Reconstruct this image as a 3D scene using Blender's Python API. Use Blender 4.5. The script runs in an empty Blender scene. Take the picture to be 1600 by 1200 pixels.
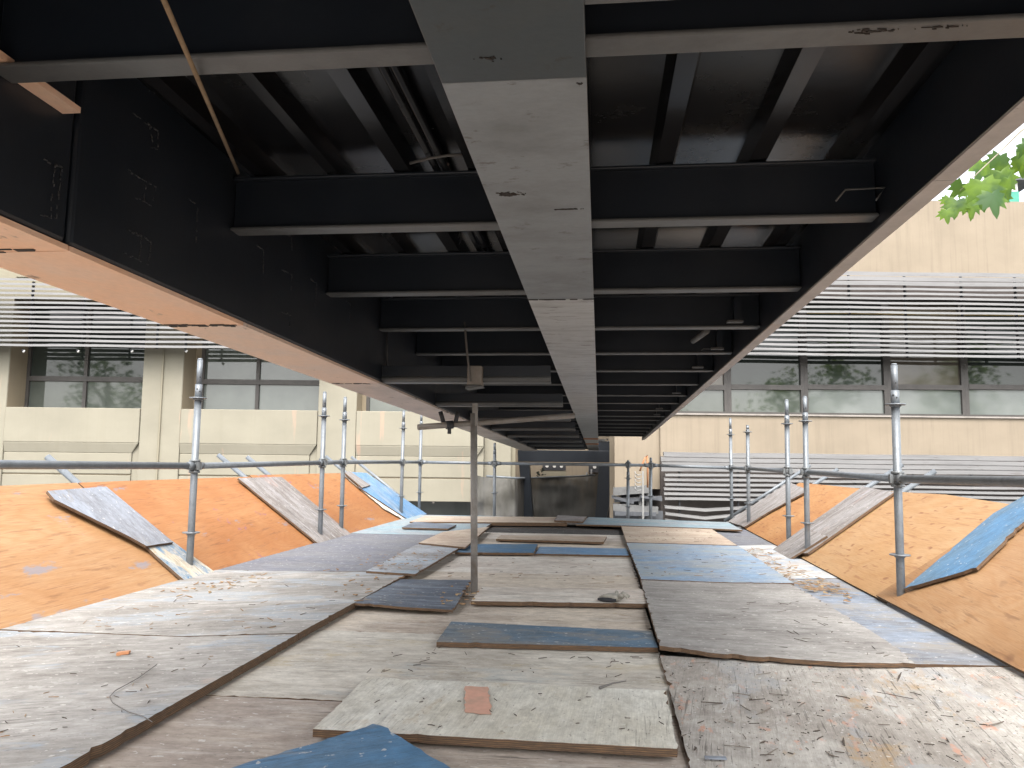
import bpy, bmesh, math, random
from mathutils import Vector, Matrix, Quaternion
R = random.Random(11)
S = bpy.context.scene
COL = S.collection
V = Vector

# ------------------------------------------------------------------ camera
CAMZ, YAW, PITCH, ROLL, FPX = 0.85, 0.1112, 0.1008, 0.0115, 1230.0
_f = V((-math.sin(YAW)*math.cos(PITCH), math.cos(YAW)*math.cos(PITCH), math.sin(PITCH)))
_r0 = V((math.cos(YAW), math.sin(YAW), 0)); _u0 = _r0.cross(_f)
_r = _r0*math.cos(ROLL)+_u0*math.sin(ROLL); _u = _u0*math.cos(ROLL)-_r0*math.sin(ROLL)
CO = V((0, 0, CAMZ))
cam = bpy.data.cameras.new('camera'); camo = bpy.data.objects.new('camera', cam); COL.objects.link(camo)
cam.sensor_width = 36; cam.lens = 36*FPX/1600; cam.clip_end = 2000; cam.clip_start = 0.05
m = Matrix((( _r.x, _u.x, -_f.x), (_r.y, _u.y, -_f.y), (_r.z, _u.z, -_f.z))).to_4x4(); m.translation = CO
camo.matrix_world = m
S.camera = camo

def ray(px, py): return _f + _r*((px-800)/FPX) - _u*((py-600)/FPX)
def G(px, py, z=0.0):
    d = ray(px, py); return CO + d*((z-CAMZ)/d.z)
def FY(px, py, Y):
    d = ray(px, py); return CO + d*(Y/d.y)
def FX(px, py, X):
    d = ray(px, py); return CO + d*(X/d.x)
def PL(px, py, p, n):
    d = ray(px, py); return CO + d*((p-CO).dot(n)/d.dot(n))

# ------------------------------------------------------------------ materials
def newmat(name):
    mt = bpy.data.materials.new(name); mt.use_nodes = True
    nt = mt.node_tree; b = nt.nodes['Principled BSDF']
    return mt, nt, b
class NT:
    def __init__(s, nt): s.nt = nt
    def n(s, t, **k):
        o = s.nt.nodes.new(t)
        for a, v in k.items(): setattr(o, a, v)
        return o
    def l(s, a, b): s.nt.links.new(a, b)
    def coords(s, kind='Object', scale=(1, 1, 1), loc=(0, 0, 0), rnd=True, rot=(0, 0, 0)):
        tc = s.n('ShaderNodeTexCoord'); mp = s.n('ShaderNodeMapping')
        mp.inputs['Scale'].default_value = scale; mp.inputs['Rotation'].default_value = rot
        src = tc.outputs[kind]
        if rnd:
            oi = s.n('ShaderNodeObjectInfo'); ad = s.n('ShaderNodeVectorMath', operation='MULTIPLY_ADD')
            cb = s.n('ShaderNodeCombineXYZ')
            for i in range(3): s.l(oi.outputs['Random'], cb.inputs[i])
            ad.inputs[1].default_value = (37.3+loc[0], 53.1+loc[1], 11.7+loc[2])
            s.l(cb.outputs[0], ad.inputs[0]); s.l(src, ad.inputs[2]); src = ad.outputs[0]
        else: mp.inputs['Location'].default_value = loc
        s.l(src, mp.inputs['Vector']); return mp.outputs[0]
    def noise(s, vec, scale=5, detail=6, rough=.6, dist=0.0):
        o = s.n('ShaderNodeTexNoise'); o.inputs['Scale'].default_value = scale; o.inputs['Detail'].default_value = detail
        o.inputs['Roughness'].default_value = rough; o.inputs['Distortion'].default_value = dist
        s.l(vec, o.inputs['Vector']); return o.outputs['Fac']
    def ramp(s, fac, a, b, interp='LINEAR'):
        o = s.n('ShaderNodeMapRange'); o.inputs['From Min'].default_value = a; o.inputs['From Max'].default_value = b
        o.interpolation_type = 'SMOOTHSTEP' if interp == 'S' else 'LINEAR'
        s.l(fac, o.inputs['Value']); return o.outputs[0]
    def mix(s, fac, a, b, mode='MIX'):
        o = s.n('ShaderNodeMix', data_type='RGBA', blend_type=mode)
        for inp, v in ((o.inputs[0], fac), (o.inputs[6], a), (o.inputs[7], b)):
            if isinstance(v, (int, float)): inp.default_value = v
            elif isinstance(v, tuple): inp.default_value = (*v, 1)
            else: s.l(v, inp)
        return o.outputs[2]
    def math(s, op, a, b=0.0):
        o = s.n('ShaderNodeMath', operation=op)
        for i, v in enumerate((a, b)):
            if isinstance(v, (int, float)): o.inputs[i].default_value = v
            else: s.l(v, o.inputs[i])
        return o.outputs[0]
    def bump(s, h, strength=.3, dist=.01):
        o = s.n('ShaderNodeBump'); o.inputs['Strength'].default_value = strength; o.inputs['Distance'].default_value = dist
        s.l(h, o.inputs['Height']); return o.outputs[0]

def ply(name, base, dark, light, patches=(), crack=.5, rough=.85, speck=.4, stain=None, rot=0.0, streak=.3):
    """weathered plywood: u runs along the grain (metres)"""
    mt, nt, b = newmat(name); N = NT(nt)
    z = (0, 0, rot)
    big = N.noise(N.coords('UV', (1, 1.4, 1), rot=z), 1.7, 5, .6)
    strk = N.noise(N.coords('UV', (.75, 4.2, 1), (5, 1, 0), rot=z), 2.2, 8, .72, .4)
    fine = N.noise(N.coords('UV', (3, 90, 1), (9, 4, 0), rot=z), 3, 4, .7)
    mott = N.noise(N.coords('UV', (4.5, 8, 1), (2, 7, 0), rot=z), 2.6, 9, .78)
    c = N.mix(N.ramp(big, .40, .60), base, dark)
    c = N.mix(N.math('MULTIPLY', N.ramp(strk, .47, .62), streak), c, light)
    c = N.mix(N.math('MULTIPLY', N.ramp(strk, .47, .34), .38), c, dark)
    c = N.mix(.85, c, N.mix(N.ramp(mott, .34, .66), (.72, .71, .70), (1.28, 1.285, 1.29)), 'MULTIPLY')
    c = N.mix(.6, c, N.mix(N.ramp(fine, .25, .7), (.72, .70, .68), (1.20, 1.20, 1.20)), 'MULTIPLY')
    for i, (pc, sc, th, am, loc) in enumerate(patches):
        p = N.noise(N.coords('UV', (sc, sc*2.2, 1), loc, rot=z), 1.0, 8, .66, .4)
        k = N.ramp(p, th-.07, th-.03)
        k2 = N.ramp(mott, .62, .42)
        c = N.mix(N.math('MULTIPLY', N.math('MULTIPLY', k, am), N.math('MAXIMUM', k2, .45)), c, pc)
    if stain:
        p = N.noise(N.coords('UV', (1.3, 1.9, 1), (21, 3, 0), rot=z), 1.6, 4, .5)
        c = N.mix(N.math('MULTIPLY', N.ramp(p, .55, .66), .6), c, stain)
    cr = N.noise(N.coords('UV', (2.4, 52, 1), (3, 12, 0), rot=z), 1.8, 3, .55, .25)
    crk = N.math('MULTIPLY', N.ramp(cr, .605, .64), N.ramp(N.noise(N.coords('UV', (1.1, 1.7, 1), (31, 5, 0), rot=z), 2.0, 3, .5), .42, .60))
    c = N.mix(N.math('MULTIPLY', crk, crack), c, (.035, .03, .026))
    sp = N.noise(N.coords('UV', (22, 40, 1), (8, 8, 0), rot=z), 2.2, 2, .5)
    spk = N.ramp(sp, .672, .70)
    c = N.mix(N.math('MULTIPLY', spk, speck), c, (.05, .042, .035))
    wn = N.noise(N.coords('UV', (16, 22, 1), (14, 2, 0), rot=z), 2.0, 3, .5)
    c = N.mix(N.math('MULTIPLY', N.ramp(wn, .665, .69), .55), c, (.62, .6, .56))
    N.l(c, b.inputs['Base Color']); b.inputs['Roughness'].default_value = rough
    b.inputs['Specular IOR Level'].default_value = .25
    h = N.math('SUBTRACT', N.math('ADD', N.math('MULTIPLY', fine, .35), N.math('MULTIPLY', mott, .5)), N.math('MULTIPLY', crk, .9))
    N.l(N.bump(h, .55, .004), b.inputs['Normal'])
    return mt

def orange(name, a, bcol, knot, stain=None, stain_th=.66, ring=1.0, knots=.7, splash=None, kgate=(.35, .75), kscale=3.1, krad=.115):
    """fresh plywood: rotary-cut figure, knots and bluish stains"""
    mt, nt, b = newmat(name); N = NT(nt)
    co = N.coords('UV', (.55, 2.6, 1))
    w = N.noise(N.coords('UV', (.42, 1.9, 1)), 1.3*ring, 2, .45, .5)
    rings = N.n('ShaderNodeMath', operation='PINGPONG'); N.l(N.math('ADD', N.math('MULTIPLY', w, 15.0), N.math('MULTIPLY', N.noise(N.coords('UV', (2, 30, 1), (7, 7, 0)), 2, 4, .7), .7)), rings.inputs[0]); rings.inputs[1].default_value = .5
    fig = N.ramp(rings.outputs[0], .30, .03)
    fine = N.noise(N.coords('UV', (3, 70, 1), (3, 1, 0)), 2.5, 4, .7)
    big = N.noise(N.coords('UV', (.9, 1.3, 1), (1, 9, 0)), 1.6, 4, .6)
    c = N.mix(N.ramp(big, .36, .66), a, bcol)
    c = N.mix(N.math('MULTIPLY', fig, .38), c, tuple(x*y_ for x, y_ in zip(a, (.80, .66, .5))))
    c = N.mix(.6, c, N.mix(N.ramp(fine, .3, .66), (.72, .66, .6), (1.14, 1.14, 1.14)), 'MULTIPLY')
    vo = N.n('ShaderNodeTexVoronoi'); vo.voronoi_dimensions = '2D'; vo.inputs['Scale'].default_value = kscale; vo.inputs['Randomness'].default_value = 1
    wob = N.n('ShaderNodeVectorMath', operation='MULTIPLY_ADD'); wn = N.n('ShaderNodeTexNoise'); wn.inputs['Scale'].default_value = 6
    cv = N.coords('UV', (1.0, 2.1, 1), (6, 2, 0)); N.l(cv, wn.inputs['Vector']); N.l(wn.outputs['Color'], wob.inputs[0]); wob.inputs[1].default_value = (.16, .16, 0); N.l(cv, wob.inputs[2])
    N.l(wob.outputs[0], vo.inputs['Vector'])
    k = N.ramp(vo.outputs['Distance'], krad, krad*.25, 'S')
    sv = N.n('ShaderNodeSeparateColor'); N.l(vo.outputs['Color'], sv.inputs[0])
    k = N.math('MULTIPLY', k, N.ramp(sv.outputs[0], *kgate))
    c = N.mix(N.math('MULTIPLY', k, knots), c, knot)
    dk = N.noise(N.coords('UV', (1.6, 19, 1), (4, 14, 0)), 2.2, 5, .65, .3)
    c = N.mix(N.math('MULTIPLY', N.ramp(dk, .57, .65), .5), c, knot)
    if stain:
        p = N.noise(N.coords('UV', (1.3, 3.0, 1), (15, 3, 0)), 1.7, 7, .65)
        c = N.mix(N.math('MULTIPLY', N.ramp(p, stain_th-.05, stain_th), .65), c, stain)
    if splash:
        p = N.noise(N.coords('UV', (1.8, 2.6, 1), (31, 13, 0)), 1.6, 7, .7)
        c = N.mix(N.math('MULTIPLY', N.ramp(p, .645, .67), .8), c, splash)
    N.l(c, b.inputs['Base Color']); b.inputs['Roughness'].default_value = .62
    b.inputs['Specular IOR Level'].default_value = .3
    N.l(N.bump(N.math('ADD', N.math('MULTIPLY', fine, .5), N.math('MULTIPLY', k, -.6)), .25, .003), b.inputs['Normal'])
    return mt

def ply_edge():
    mt, nt, b = newmat('plywood_edge'); N = NT(nt)
    tc = N.n('ShaderNodeTexCoord'); sx = N.n('ShaderNodeSeparateXYZ'); N.l(tc.outputs['UV'], sx.inputs[0])
    st = N.math('PINGPONG', N.math('MULTIPLY', sx.outputs[1], 170.0), .5)
    no = N.noise(N.coords('UV', (12, 120, 1)), 2, 5, .7)
    c = N.mix(N.ramp(st, .1, .4), (.20, .115, .055), (.085, .05, .03))
    c = N.mix(N.ramp(no, .35, .7), c, (.05, .035, .025))
    N.l(c, b.inputs['Base Color']); b.inputs['Roughness'].default_value = .9
    N.l(N.bump(no, .6, .004), b.inputs['Normal'])
    return mt

def simple(name, col, rough=.6, metal=0.0, var=.25, vscale=3.0, col2=None, th=(.45, .7), bump=.12, bscale=40, spec=.5, stretch=(1, 1, 1), kind='Object', marks=None, marks_th=.66):
    mt, nt, b = newmat(name); N = NT(nt)
    co = N.coords(kind, stretch)
    n1 = N.noise(co, vscale, 7, .65)
    c2 = col2 or tuple(x*(1-var) for x in col)
    c = N.mix(N.ramp(n1, *th), col, c2)
    n2 = N.noise(N.coords(kind, stretch, (4, 4, 4)), bscale, 4, .6)
    c = N.mix(.3, c, N.mix(N.ramp(n2, .3, .7), (.78, .78, .78), (1.12, 1.12, 1.12)), 'MULTIPLY')
    if marks:
        n3 = N.noise(N.coords(kind, stretch, (9, 1, 3)), vscale*2.3, 8, .7)
        c = N.mix(N.math('MULTIPLY', N.ramp(n3, marks_th, marks_th+.05), .85), c, marks)
    N.l(c, b.inputs['Base Color']); b.inputs['Metallic'].default_value = metal
    N.l(N.ramp(N.math('ADD', N.math('MULTIPLY', n1, .6), N.math('MULTIPLY', n2, .4)), .3, .7), b.inputs['Roughness'])
    rr = N.n('ShaderNodeMapRange'); rr.inputs['To Min'].default_value = max(.03, rough-.1); rr.inputs['To Max'].default_value = min(1, rough+.12)
    N.l(n1, rr.inputs['Value']); N.l(rr.outputs[0], b.inputs['Roughness'])
    b.inputs['Specular IOR Level'].default_value = spec
    if bump: N.l(N.bump(n2, bump, .005), b.inputs['Normal'])
    return mt

def wallmat(name, col, streakcol, amount=.5, red=None):
    """painted render with vertical rain streaks"""
    mt, nt, b = newmat(name); N = NT(nt)
    big = N.noise(N.coords('Object', (.35, .35, .5), rnd=False), 2, 6, .6)
    st = N.noise(N.coords('Object', (2.6, 2.6, .10), (3, 0, 0), rnd=False), 3, 6, .7)
    c = N.mix(N.ramp(big, .35, .7), col, tuple(x*.86 for x in col))
    c = N.mix(N.math('MULTIPLY', N.ramp(st, .5, .78), amount), c, streakcol)
    if red:
        s2 = N.noise(N.coords('Object', (1.1, 1.1, .12), (8, 0, 0), rnd=False), 2.2, 5, .65)
        c = N.mix(N.math('MULTIPLY', N.ramp(s2, .62, .74), .5), c, red)
    fn = N.noise(N.coords('Object', (1, 1, 1), rnd=False), 25, 5, .6)
    N.l(c, b.inputs['Base Color']); b.inputs['Roughness'].default_value = .9; b.inputs['Specular IOR Level'].default_value = .2
    N.l(N.bump(fn, .15, .01), b.inputs['Normal'])
    return mt

def glass(name, col, rough=.04, ior=1.75, col2=None):
    mt, nt, b = newmat(name); N = NT(nt)
    n1 = N.noise(N.coords('Object', (.8, .8, .8)), 1.2, 3, .5)
    N.l(N.mix(N.ramp(n1, .4, .65), col, col2 or tuple(x*.8 for x in col)), b.inputs['Base Color'])
    b.inputs['Roughness'].default_value = rough; b.inputs['IOR'].default_value = ior
    w = N.noise(N.coords('Object', (.5, .5, .5)), .9, 2, .4)
    N.l(N.bump(w, .04, .05), b.inputs['Normal'])
    return mt

M = {}
M['edge'] = ply_edge()
GREY, DK, LT = (.40, .365, .32), (.26, .23, .20), (.50, .47, .42)
M['ply_grey'] = ply('weathered_plywood_grey', (.335, .322, .30), (.235, .222, .203), (.43, .42, .40), [((.30, .34, .375), 1.1, .60, .75, (3, 3, 0)), ((.52, .37, .29), 2.4, .71, .5, (7, 1, 0)), ((.52, .51, .48), 3.1, .67, .55, (17, 1, 0))], crack=.55, rot=.03)
M['ply_tan'] = ply('weathered_plywood_tan', (0.556, 0.487, 0.399), (0.398, 0.339, 0.280), (0.660, 0.622, 0.560), [((0.400, 0.247, 0.122), 1.8, .68, .6, (1.000, 0.990, 0.000))], crack=.5)
M['ply_mid'] = ply('weathered_plywood_pale', (0.549, 0.519, 0.454), (0.411, 0.378, 0.324), (0.627, 0.601, 0.537), [((0.431, 0.466, 0.463), 1.1, .66, .5, (2.939, 2.910, 0.000)), ((0.490, 0.407, 0.259), 1.5, .64, .5, (12.736, 2.910, 0.000))], crack=.5)
M['ply_brown'] = ply('weathered_plywood_brown', (0.450, 0.389, 0.324), (0.327, 0.278, 0.237), (0.571, 0.542, 0.503), [], crack=.6)
M['ply_right'] = ply('weathered_plywood_spotted', (.40, .378, .342), (.285, .26, .23), (.46, .445, .415), [((.52, .25, .16), 7.5, .665, .7, (7, 1, 0)), ((.42, .26, .10), 1.5, .675, .55, (2, 9, 0)), ((.34, .37, .40), 1.9, .63, .45, (4, 4, 0)), ((.60, .59, .56), 2.6, .66, .5, (11, 4, 0))], crack=.5, speck=.9, streak=.3)
M['ply_right2'] = ply('weathered_plywood_dull', (0.319, 0.306, 0.287), (0.230, 0.219, 0.206), (0.380, 0.375, 0.363), [((0.517, 0.517, 0.470), 2.3, .72, .6, (1.879, 4.700, 0.000))], crack=.6, speck=.6)
M['ply_white'] = ply('white_painted_board', (.60, .59, .53), (.52, .495, .42), (.64, .64, .60), [((.46, .36, .23), 1.7, .665, .5, (7, 2, 0)), ((.40, .38, .33), 6.0, .69, .5, (3, 2, 0))], crack=.3, rough=.7, streak=.2)
M['ply_plank'] = ply('bleached_plank', (0.623, 0.582, 0.518), (0.477, 0.419, 0.364), (0.660, 0.653, 0.620), [], crack=.8)
M['ply_bluegrey'] = ply('blue_grey_painted_plywood', (0.221, 0.256, 0.309), (0.201, 0.200, 0.204), (0.282, 0.318, 0.369), [((0.304, 0.272, 0.224), 1.6, .58, .7, (3, 3, 0))], crack=.6)
M['ply_blue'] = ply('blue_painted_board', (.075, .175, .30), (.10, .17, .24), (.15, .25, .36), [((.27, .26, .23), 2.2, .66, .6, (3, 7, 0))], crack=.3, rough=.55, speck=.3, streak=.2)
M['ply_bluefade'] = ply('faded_blue_plywood', (0.186, 0.285, 0.413), (0.257, 0.292, 0.336), (0.279, 0.370, 0.476), [((0.328, 0.336, 0.301), 1.3, .57, .8, (9, 2, 0))], crack=.6)
M['ply_bluewhite'] = ply('flaked_blue_white_plywood', (0.451, 0.465, 0.459), (0.377, 0.356, 0.335), (0.451, 0.465, 0.507), [((.20, .29, .39), 2.2, .60, .8, (2, 3, 0)), ((.33, .21, .11), 4.0, .66, .6, (5, 5, 0))], crack=.5)
M['ply_blueworn'] = ply('worn_blue_board', (.10, .165, .235), (.13, .16, .185), (.17, .22, .27), [((.235, .225, .205), 1.9, .575, .85, (3, 7, 0)), ((.40, .41, .40), 7.0, .68, .6, (1, 7, 0))], crack=.5, rough=.7, speck=.6, streak=.4)
M['ply_bluebright'] = ply('bright_faded_blue_board', (.115, .235, .40), (.16, .25, .36), (.26, .36, .48), [((.40, .40, .38), 1.6, .66, .7, (9, 2, 0))], crack=.4, streak=.4)
M['ply_flaked'] = ply('flaking_blue_cream_board', (.50, .47, .40), (.40, .35, .27), (.56, .54, .48), [((.085, .185, .30), 1.7, .535, .92, (2, 3, 0)), ((.38, .25, .13), 3.0, .66, .6, (5, 5, 0))], crack=.4)
M['ply_navy'] = ply('navy_painted_plywood', (.075, .094, .131), (.106, .125, .150), (.200, .237, .288), [((.30, .22, .14), 5.5, .67, .6, (3, 3, 0))], crack=.9, rough=.6, streak=.8)
M['ply_slate'] = ply('slate_painted_plywood', (0.142, 0.147, 0.173), (0.173, 0.175, 0.185), (0.200, 0.214, 0.242), [((0.495, 0.477, 0.423), 2.8, .70, .65, (1, 6, 0))], crack=.4)
M['ply_teal'] = ply('teal_painted_plywood', (0.215, 0.303, 0.344), (0.286, 0.303, 0.313), (0.286, 0.353, 0.384), [((.17, .21, .25), 1.4, .6, .6, (3, 1, 0))], crack=.4)
M['ply_paintgrey'] = ply('grey_speckled_plywood', (0.307, 0.334, 0.364), (0.230, 0.229, 0.230), (0.393, 0.414, 0.441), [((.22, .17, .12), 5, .64, .6, (1, 1, 0)), ((.22, .32, .40), 1.5, .64, .6, (6, 6, 0))], crack=.6, speck=.8)
M['ply_beige'] = ply('beige_plywood', (0.473, 0.396, 0.311), (0.375, 0.294, 0.231), (0.518, 0.451, 0.381), [], crack=.45)
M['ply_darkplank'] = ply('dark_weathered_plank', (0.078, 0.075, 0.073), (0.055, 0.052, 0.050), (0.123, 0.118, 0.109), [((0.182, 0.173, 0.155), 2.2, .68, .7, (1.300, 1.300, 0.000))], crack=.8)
M['ply_board'] = ply('silver_weathered_board', (0.272, 0.254, 0.242), (0.197, 0.176, 0.162), (0.340, 0.328, 0.332), [((.42, .24, .19), 2.0, .66, .35, (6, 1, 0))], crack=.9, streak=.7)
M['ply_galv'] = ply('pale_grey_painted_board', (0.236, 0.256, 0.292), (0.212, 0.219, 0.239), (0.278, 0.298, 0.339), [((0.234, 0.195, 0.148), 3.0, .66, .5, (4.680, 0.780, 0.000))], crack=.3, streak=.4)
M['orange'] = orange('orange_plywood', (0.382, 0.232, 0.120), (0.355, 0.187, 0.084), (0.182, 0.082, 0.041), stain=(0.191, 0.214, 0.264), stain_th=.67, knots=.3)
M['orange2'] = orange('deep_orange_plywood', (0.369, 0.182, 0.076), (0.323, 0.137, 0.050), (0.164, 0.064, 0.032), stain=(0.191, 0.209, 0.255), stain_th=.685, knots=.3, splash=(0.255, 0.109, 0.137))
M['pine'] = orange('pale_pine_plywood', (0.410, 0.257, 0.131), (0.384, 0.225, 0.104), (0.197, 0.077, 0.036), ring=.8, knots=.75, kgate=(.35, .6), kscale=3.9, krad=.16)
M['pine2'] = orange('brown_pine_plywood', (.365, .222, .115), (.295, .165, .078), (.15, .072, .036), ring=1.2, knots=.6, kgate=(.6, .85), kscale=2.4, krad=.16)
M['pine3'] = orange('warm_pine_plywood', (0.427, 0.233, 0.100), (0.361, 0.171, 0.067), (0.190, 0.071, 0.033), ring=.9, knots=.7, kgate=(.3, .6), kscale=3.6, krad=.17)

M['black'] = simple('dark_steel_paint', (.0105, .0145, .0215), .40, 0, .2, 2.5, bump=.08, col2=(.015, .019, .026), marks=(.035, .037, .042), marks_th=.70)
M['deckplate'] = simple('dark_deck_sheet', (0.006, 0.006, 0.007), .24, 0.05, .3, 1.6, col2=(0.013, 0.013, 0.012), th=(.55, .75), bump=.15, bscale=8, spec=.4)
M['flange'] = simple('worn_grey_flange_paint', (0.093, 0.096, 0.096), .45, 0, .3, 3, col2=(0.062, 0.062, 0.062), bump=.15, marks=(0.019, 0.017, 0.016), marks_th=.70)
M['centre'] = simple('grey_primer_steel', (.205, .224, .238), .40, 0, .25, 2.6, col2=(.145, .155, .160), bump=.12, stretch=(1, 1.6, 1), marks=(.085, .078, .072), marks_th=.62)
M['centre_near'] = simple('blue_grey_shaded_primer_steel', (.040, .050, .056), .42, 0, .25, 2.6, col2=(.055, .06, .06), bump=.12, marks=(.03, .028, .02), marks_th=.60)  # own blue-grey primer, darkened further for the shade at the near end
M['centre_far'] = simple('streaked_brightened_primer_steel', (.46, .475, .48), .42, 0, .25, 3.0, col2=(.32, .325, .325), bump=.12, stretch=(1, 3.5, 1), marks=(.15, .14, .13), marks_th=.585)  # streaked primer, lightened in colour to imitate the brighter far underside
M['salmon'] = simple('salmon_bounce_primer_steel', (.84, .52, .34), .5, 0, .2, 2.0, col2=(.78, .56, .43), bump=.12, stretch=(1.5, .8, 1), marks=(.16, .10, .08), marks_th=.61)  # primer colour with the orange bounce from the ramps painted in
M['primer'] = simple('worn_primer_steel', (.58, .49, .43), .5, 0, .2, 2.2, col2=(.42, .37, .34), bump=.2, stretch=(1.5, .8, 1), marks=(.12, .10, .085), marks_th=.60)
M['pinkgrey'] = simple('pale_grey_edge_steel', (.41, .395, .385), .5, 0, .2, 2.2, col2=(.31, .30, .295), bump=.12, marks=(.12, .09, .08), marks_th=.64)
M['salmon2'] = simple('weak_bounce_primer_steel', (.74, .55, .43), .5, 0, .2, 2.0, col2=(.66, .56, .50), bump=.12, stretch=(1.5, .8, 1), marks=(.16, .10, .08), marks_th=.62)  # same primer with a weaker orange bounce mixed into the colour
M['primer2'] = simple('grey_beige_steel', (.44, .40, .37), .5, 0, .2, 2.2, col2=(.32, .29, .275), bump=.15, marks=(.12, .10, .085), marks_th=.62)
M['weld'] = simple('raw_weld_bead', (0.056, 0.057, 0.060), .4, .2, .3, 60, bump=.6, bscale=160)
M['galv'] = simple('galvanised_steel', (0.183, 0.201, 0.218), .40, .2, .25, 14, bump=.10, bscale=60, marks=(0.140, 0.140, 0.140), marks_th=.6)
M['galvdk'] = simple('dull_galvanised_steel', (.17, .18, .185), .48, .2, .25, 14, bump=.15, bscale=60, marks=(.20, .17, .14), marks_th=.64)
M['rusty'] = simple('rusty_tube', (.24, .23, .215), .65, .1, .3, 7, col2=(.15, .125, .105), bump=.3, marks=(.36, .34, .32), marks_th=.62)
M['tubegrey'] = simple('grimy_tube', (.26, .235, .21), .5, .2, .3, 7, col2=(.20, .17, .14), bump=.2)
M['hole'] = simple('dark_hole', (.02, .02, .02), .8, bump=0)
M['cream'] = wallmat('cream_render', (0.279, 0.258, 0.202), (0.230, 0.210, 0.155), .35, red=(0.548, 0.312, 0.220))
M['creamplain'] = wallmat('cream_paint', (0.265, 0.241, 0.180), (0.216, 0.191, 0.137), .5)
M['tan'] = wallmat('tan_render', (0.284, 0.236, 0.177), (0.175, 0.143, 0.106), .5)
M['reveal'] = wallmat('ochre_reveal_render', (0.281, 0.231, 0.162), (0.221, 0.174, 0.119), .4)
M['coping'] = simple('grey_coping', (.30, .27, .24), .8, var=.3)
M['frame'] = simple('brown_window_frame', (.075, .068, .062), .5, .2, .2, 4, bump=.05)
M['framelt'] = simple('aluminium_mullion', (.36, .35, .32), .45, .3, .2, 4, bump=.05)
M['pane_dark'] = glass('dark_pane', (0.030, 0.037, 0.032), .03, 1.6)
M['pane_mid'] = glass('grey_green_pane', (0.092, 0.103, 0.090), .035, 1.75, (0.064, 0.074, 0.064))
M['pane_pale'] = glass('frosted_pane', (0.155, 0.170, 0.158), .05, 1.7, (0.120, 0.135, 0.125))
M['pane_tan'] = glass('tan_blind_pane', (0.108, 0.092, 0.072), .05, 1.6)
M['louvre'] = simple('weathered_aluminium_slat', (0.198, 0.194, 0.191), .5, .1, .22, 1.2, bump=.08, stretch=(0.443, 2.214, 4.428), marks=(0.125, 0.113, 0.108), marks_th=.60)
M['bracket'] = simple('dark_bracket', (.05, .05, .055), .6, .2, bump=.05)
M['yellow'] = simple('yellow_tray', (.50, .36, .10), .7)
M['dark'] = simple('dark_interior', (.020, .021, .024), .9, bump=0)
M['cavity'] = simple('shade_brown_cavity_wall', (.075, .062, .056), .8, 0, .3, 1.5, bump=.05)  # tan wall behind the louvres, coloured dark as the shade between slats
M['burnt'] = simple('burnt_rusty_paint', (0.020, 0.016, 0.014), .8, 0, .4, 30, col2=(0.038, 0.025, 0.017), bump=.4)
M['junk'] = simple('dusty_dark_metal', (.10, .105, .115), .6, .2, .4, 5)
M['junklt'] = simple('dusty_grey_metal', (0.161, 0.161, 0.158), .6, .2, .3, 5)
M['white'] = simple('white_plastic', (.70, .69, .66), .5, var=.15)
M['whitegrey'] = simple('dirty_white_plastic', (.36, .355, .34), .6, var=.2)
M['green'] = simple('green_sheet', (.05, .28, .20), .5, var=.2)
M['asphalt'] = simple('asphalt', (.055, .054, .052), .9, 0, .3, .6, bump=.4, bscale=90)
M['bark'] = simple('plane_tree_bark', (.22, .19, .14), .9, 0, .4, 6, col2=(.36, .33, .25), bump=.5, bscale=30)
M['cloth'] = simple('dirty_cloth', (.33, .315, .27), .95, 0, .35, 18, bump=.5, bscale=220)
M['cuff'] = simple('black_cuff', (.025, .026, .03), .9, bump=.4, bscale=200)
M['rope'] = simple('tan_stick', (.22, .15, .085), .7, 0, .3, 20, bump=.2)
M['wire'] = simple('grey_wire', (.13, .12, .11), .5, bump=.05)
M['orangepipe'] = simple('rust_orange_strap', (.45, .20, .09), .6)
M['splinter'] = simple('dark_splinter', (.085, .065, .05), .9, 0, .5, 3, bump=.2)
M['splinter2'] = simple('grey_splinter', (.20, .17, .14), .9, 0, .5, 3, bump=.2)
M['litter'] = simple('dry_leaf_litter', (.30, .185, .095), .85, 0, .5, 9, col2=(.18, .10, .05), bump=.2)
M['litterlt'] = simple('straw_litter', (.36, .25, .13), .85, 0, .4, 9, bump=.2)
M['platform'] = ply('old_platform_timber', (.13, .115, .10), (.08, .07, .06), (.18, .165, .15), [], crack=.8)
def leafmat():
    mt, nt, b = newmat('plane_leaf'); N = NT(nt)
    n = N.noise(N.coords('Object', (3, 3, 3), rnd=False), 2.2, 3, .5)
    c = N.mix(N.ramp(n, .42, .60), (.035, .10, .03), (.15, .26, .025))
    N.l(c, b.inputs['Base Color']); b.inputs['Roughness'].default_value = .5
    tr = N.n('ShaderNodeBsdfTranslucent'); N.l(N.mix(.5, c, (.30, .42, .03)), tr.inputs['Color'])
    mx = N.n('ShaderNodeMixShader'); mx.inputs[0].default_value = .5
    out = nt.nodes['Material Output']; N.l(b.outputs[0], mx.inputs[1]); N.l(tr.outputs[0], mx.inputs[2]); N.l(mx.outputs[0], out.inputs[0])
    return mt
M['leaf'] = leafmat()
M['leafdark'] = simple('dark_leaf', (.02, .028, .018), .6, bump=.1)
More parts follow.
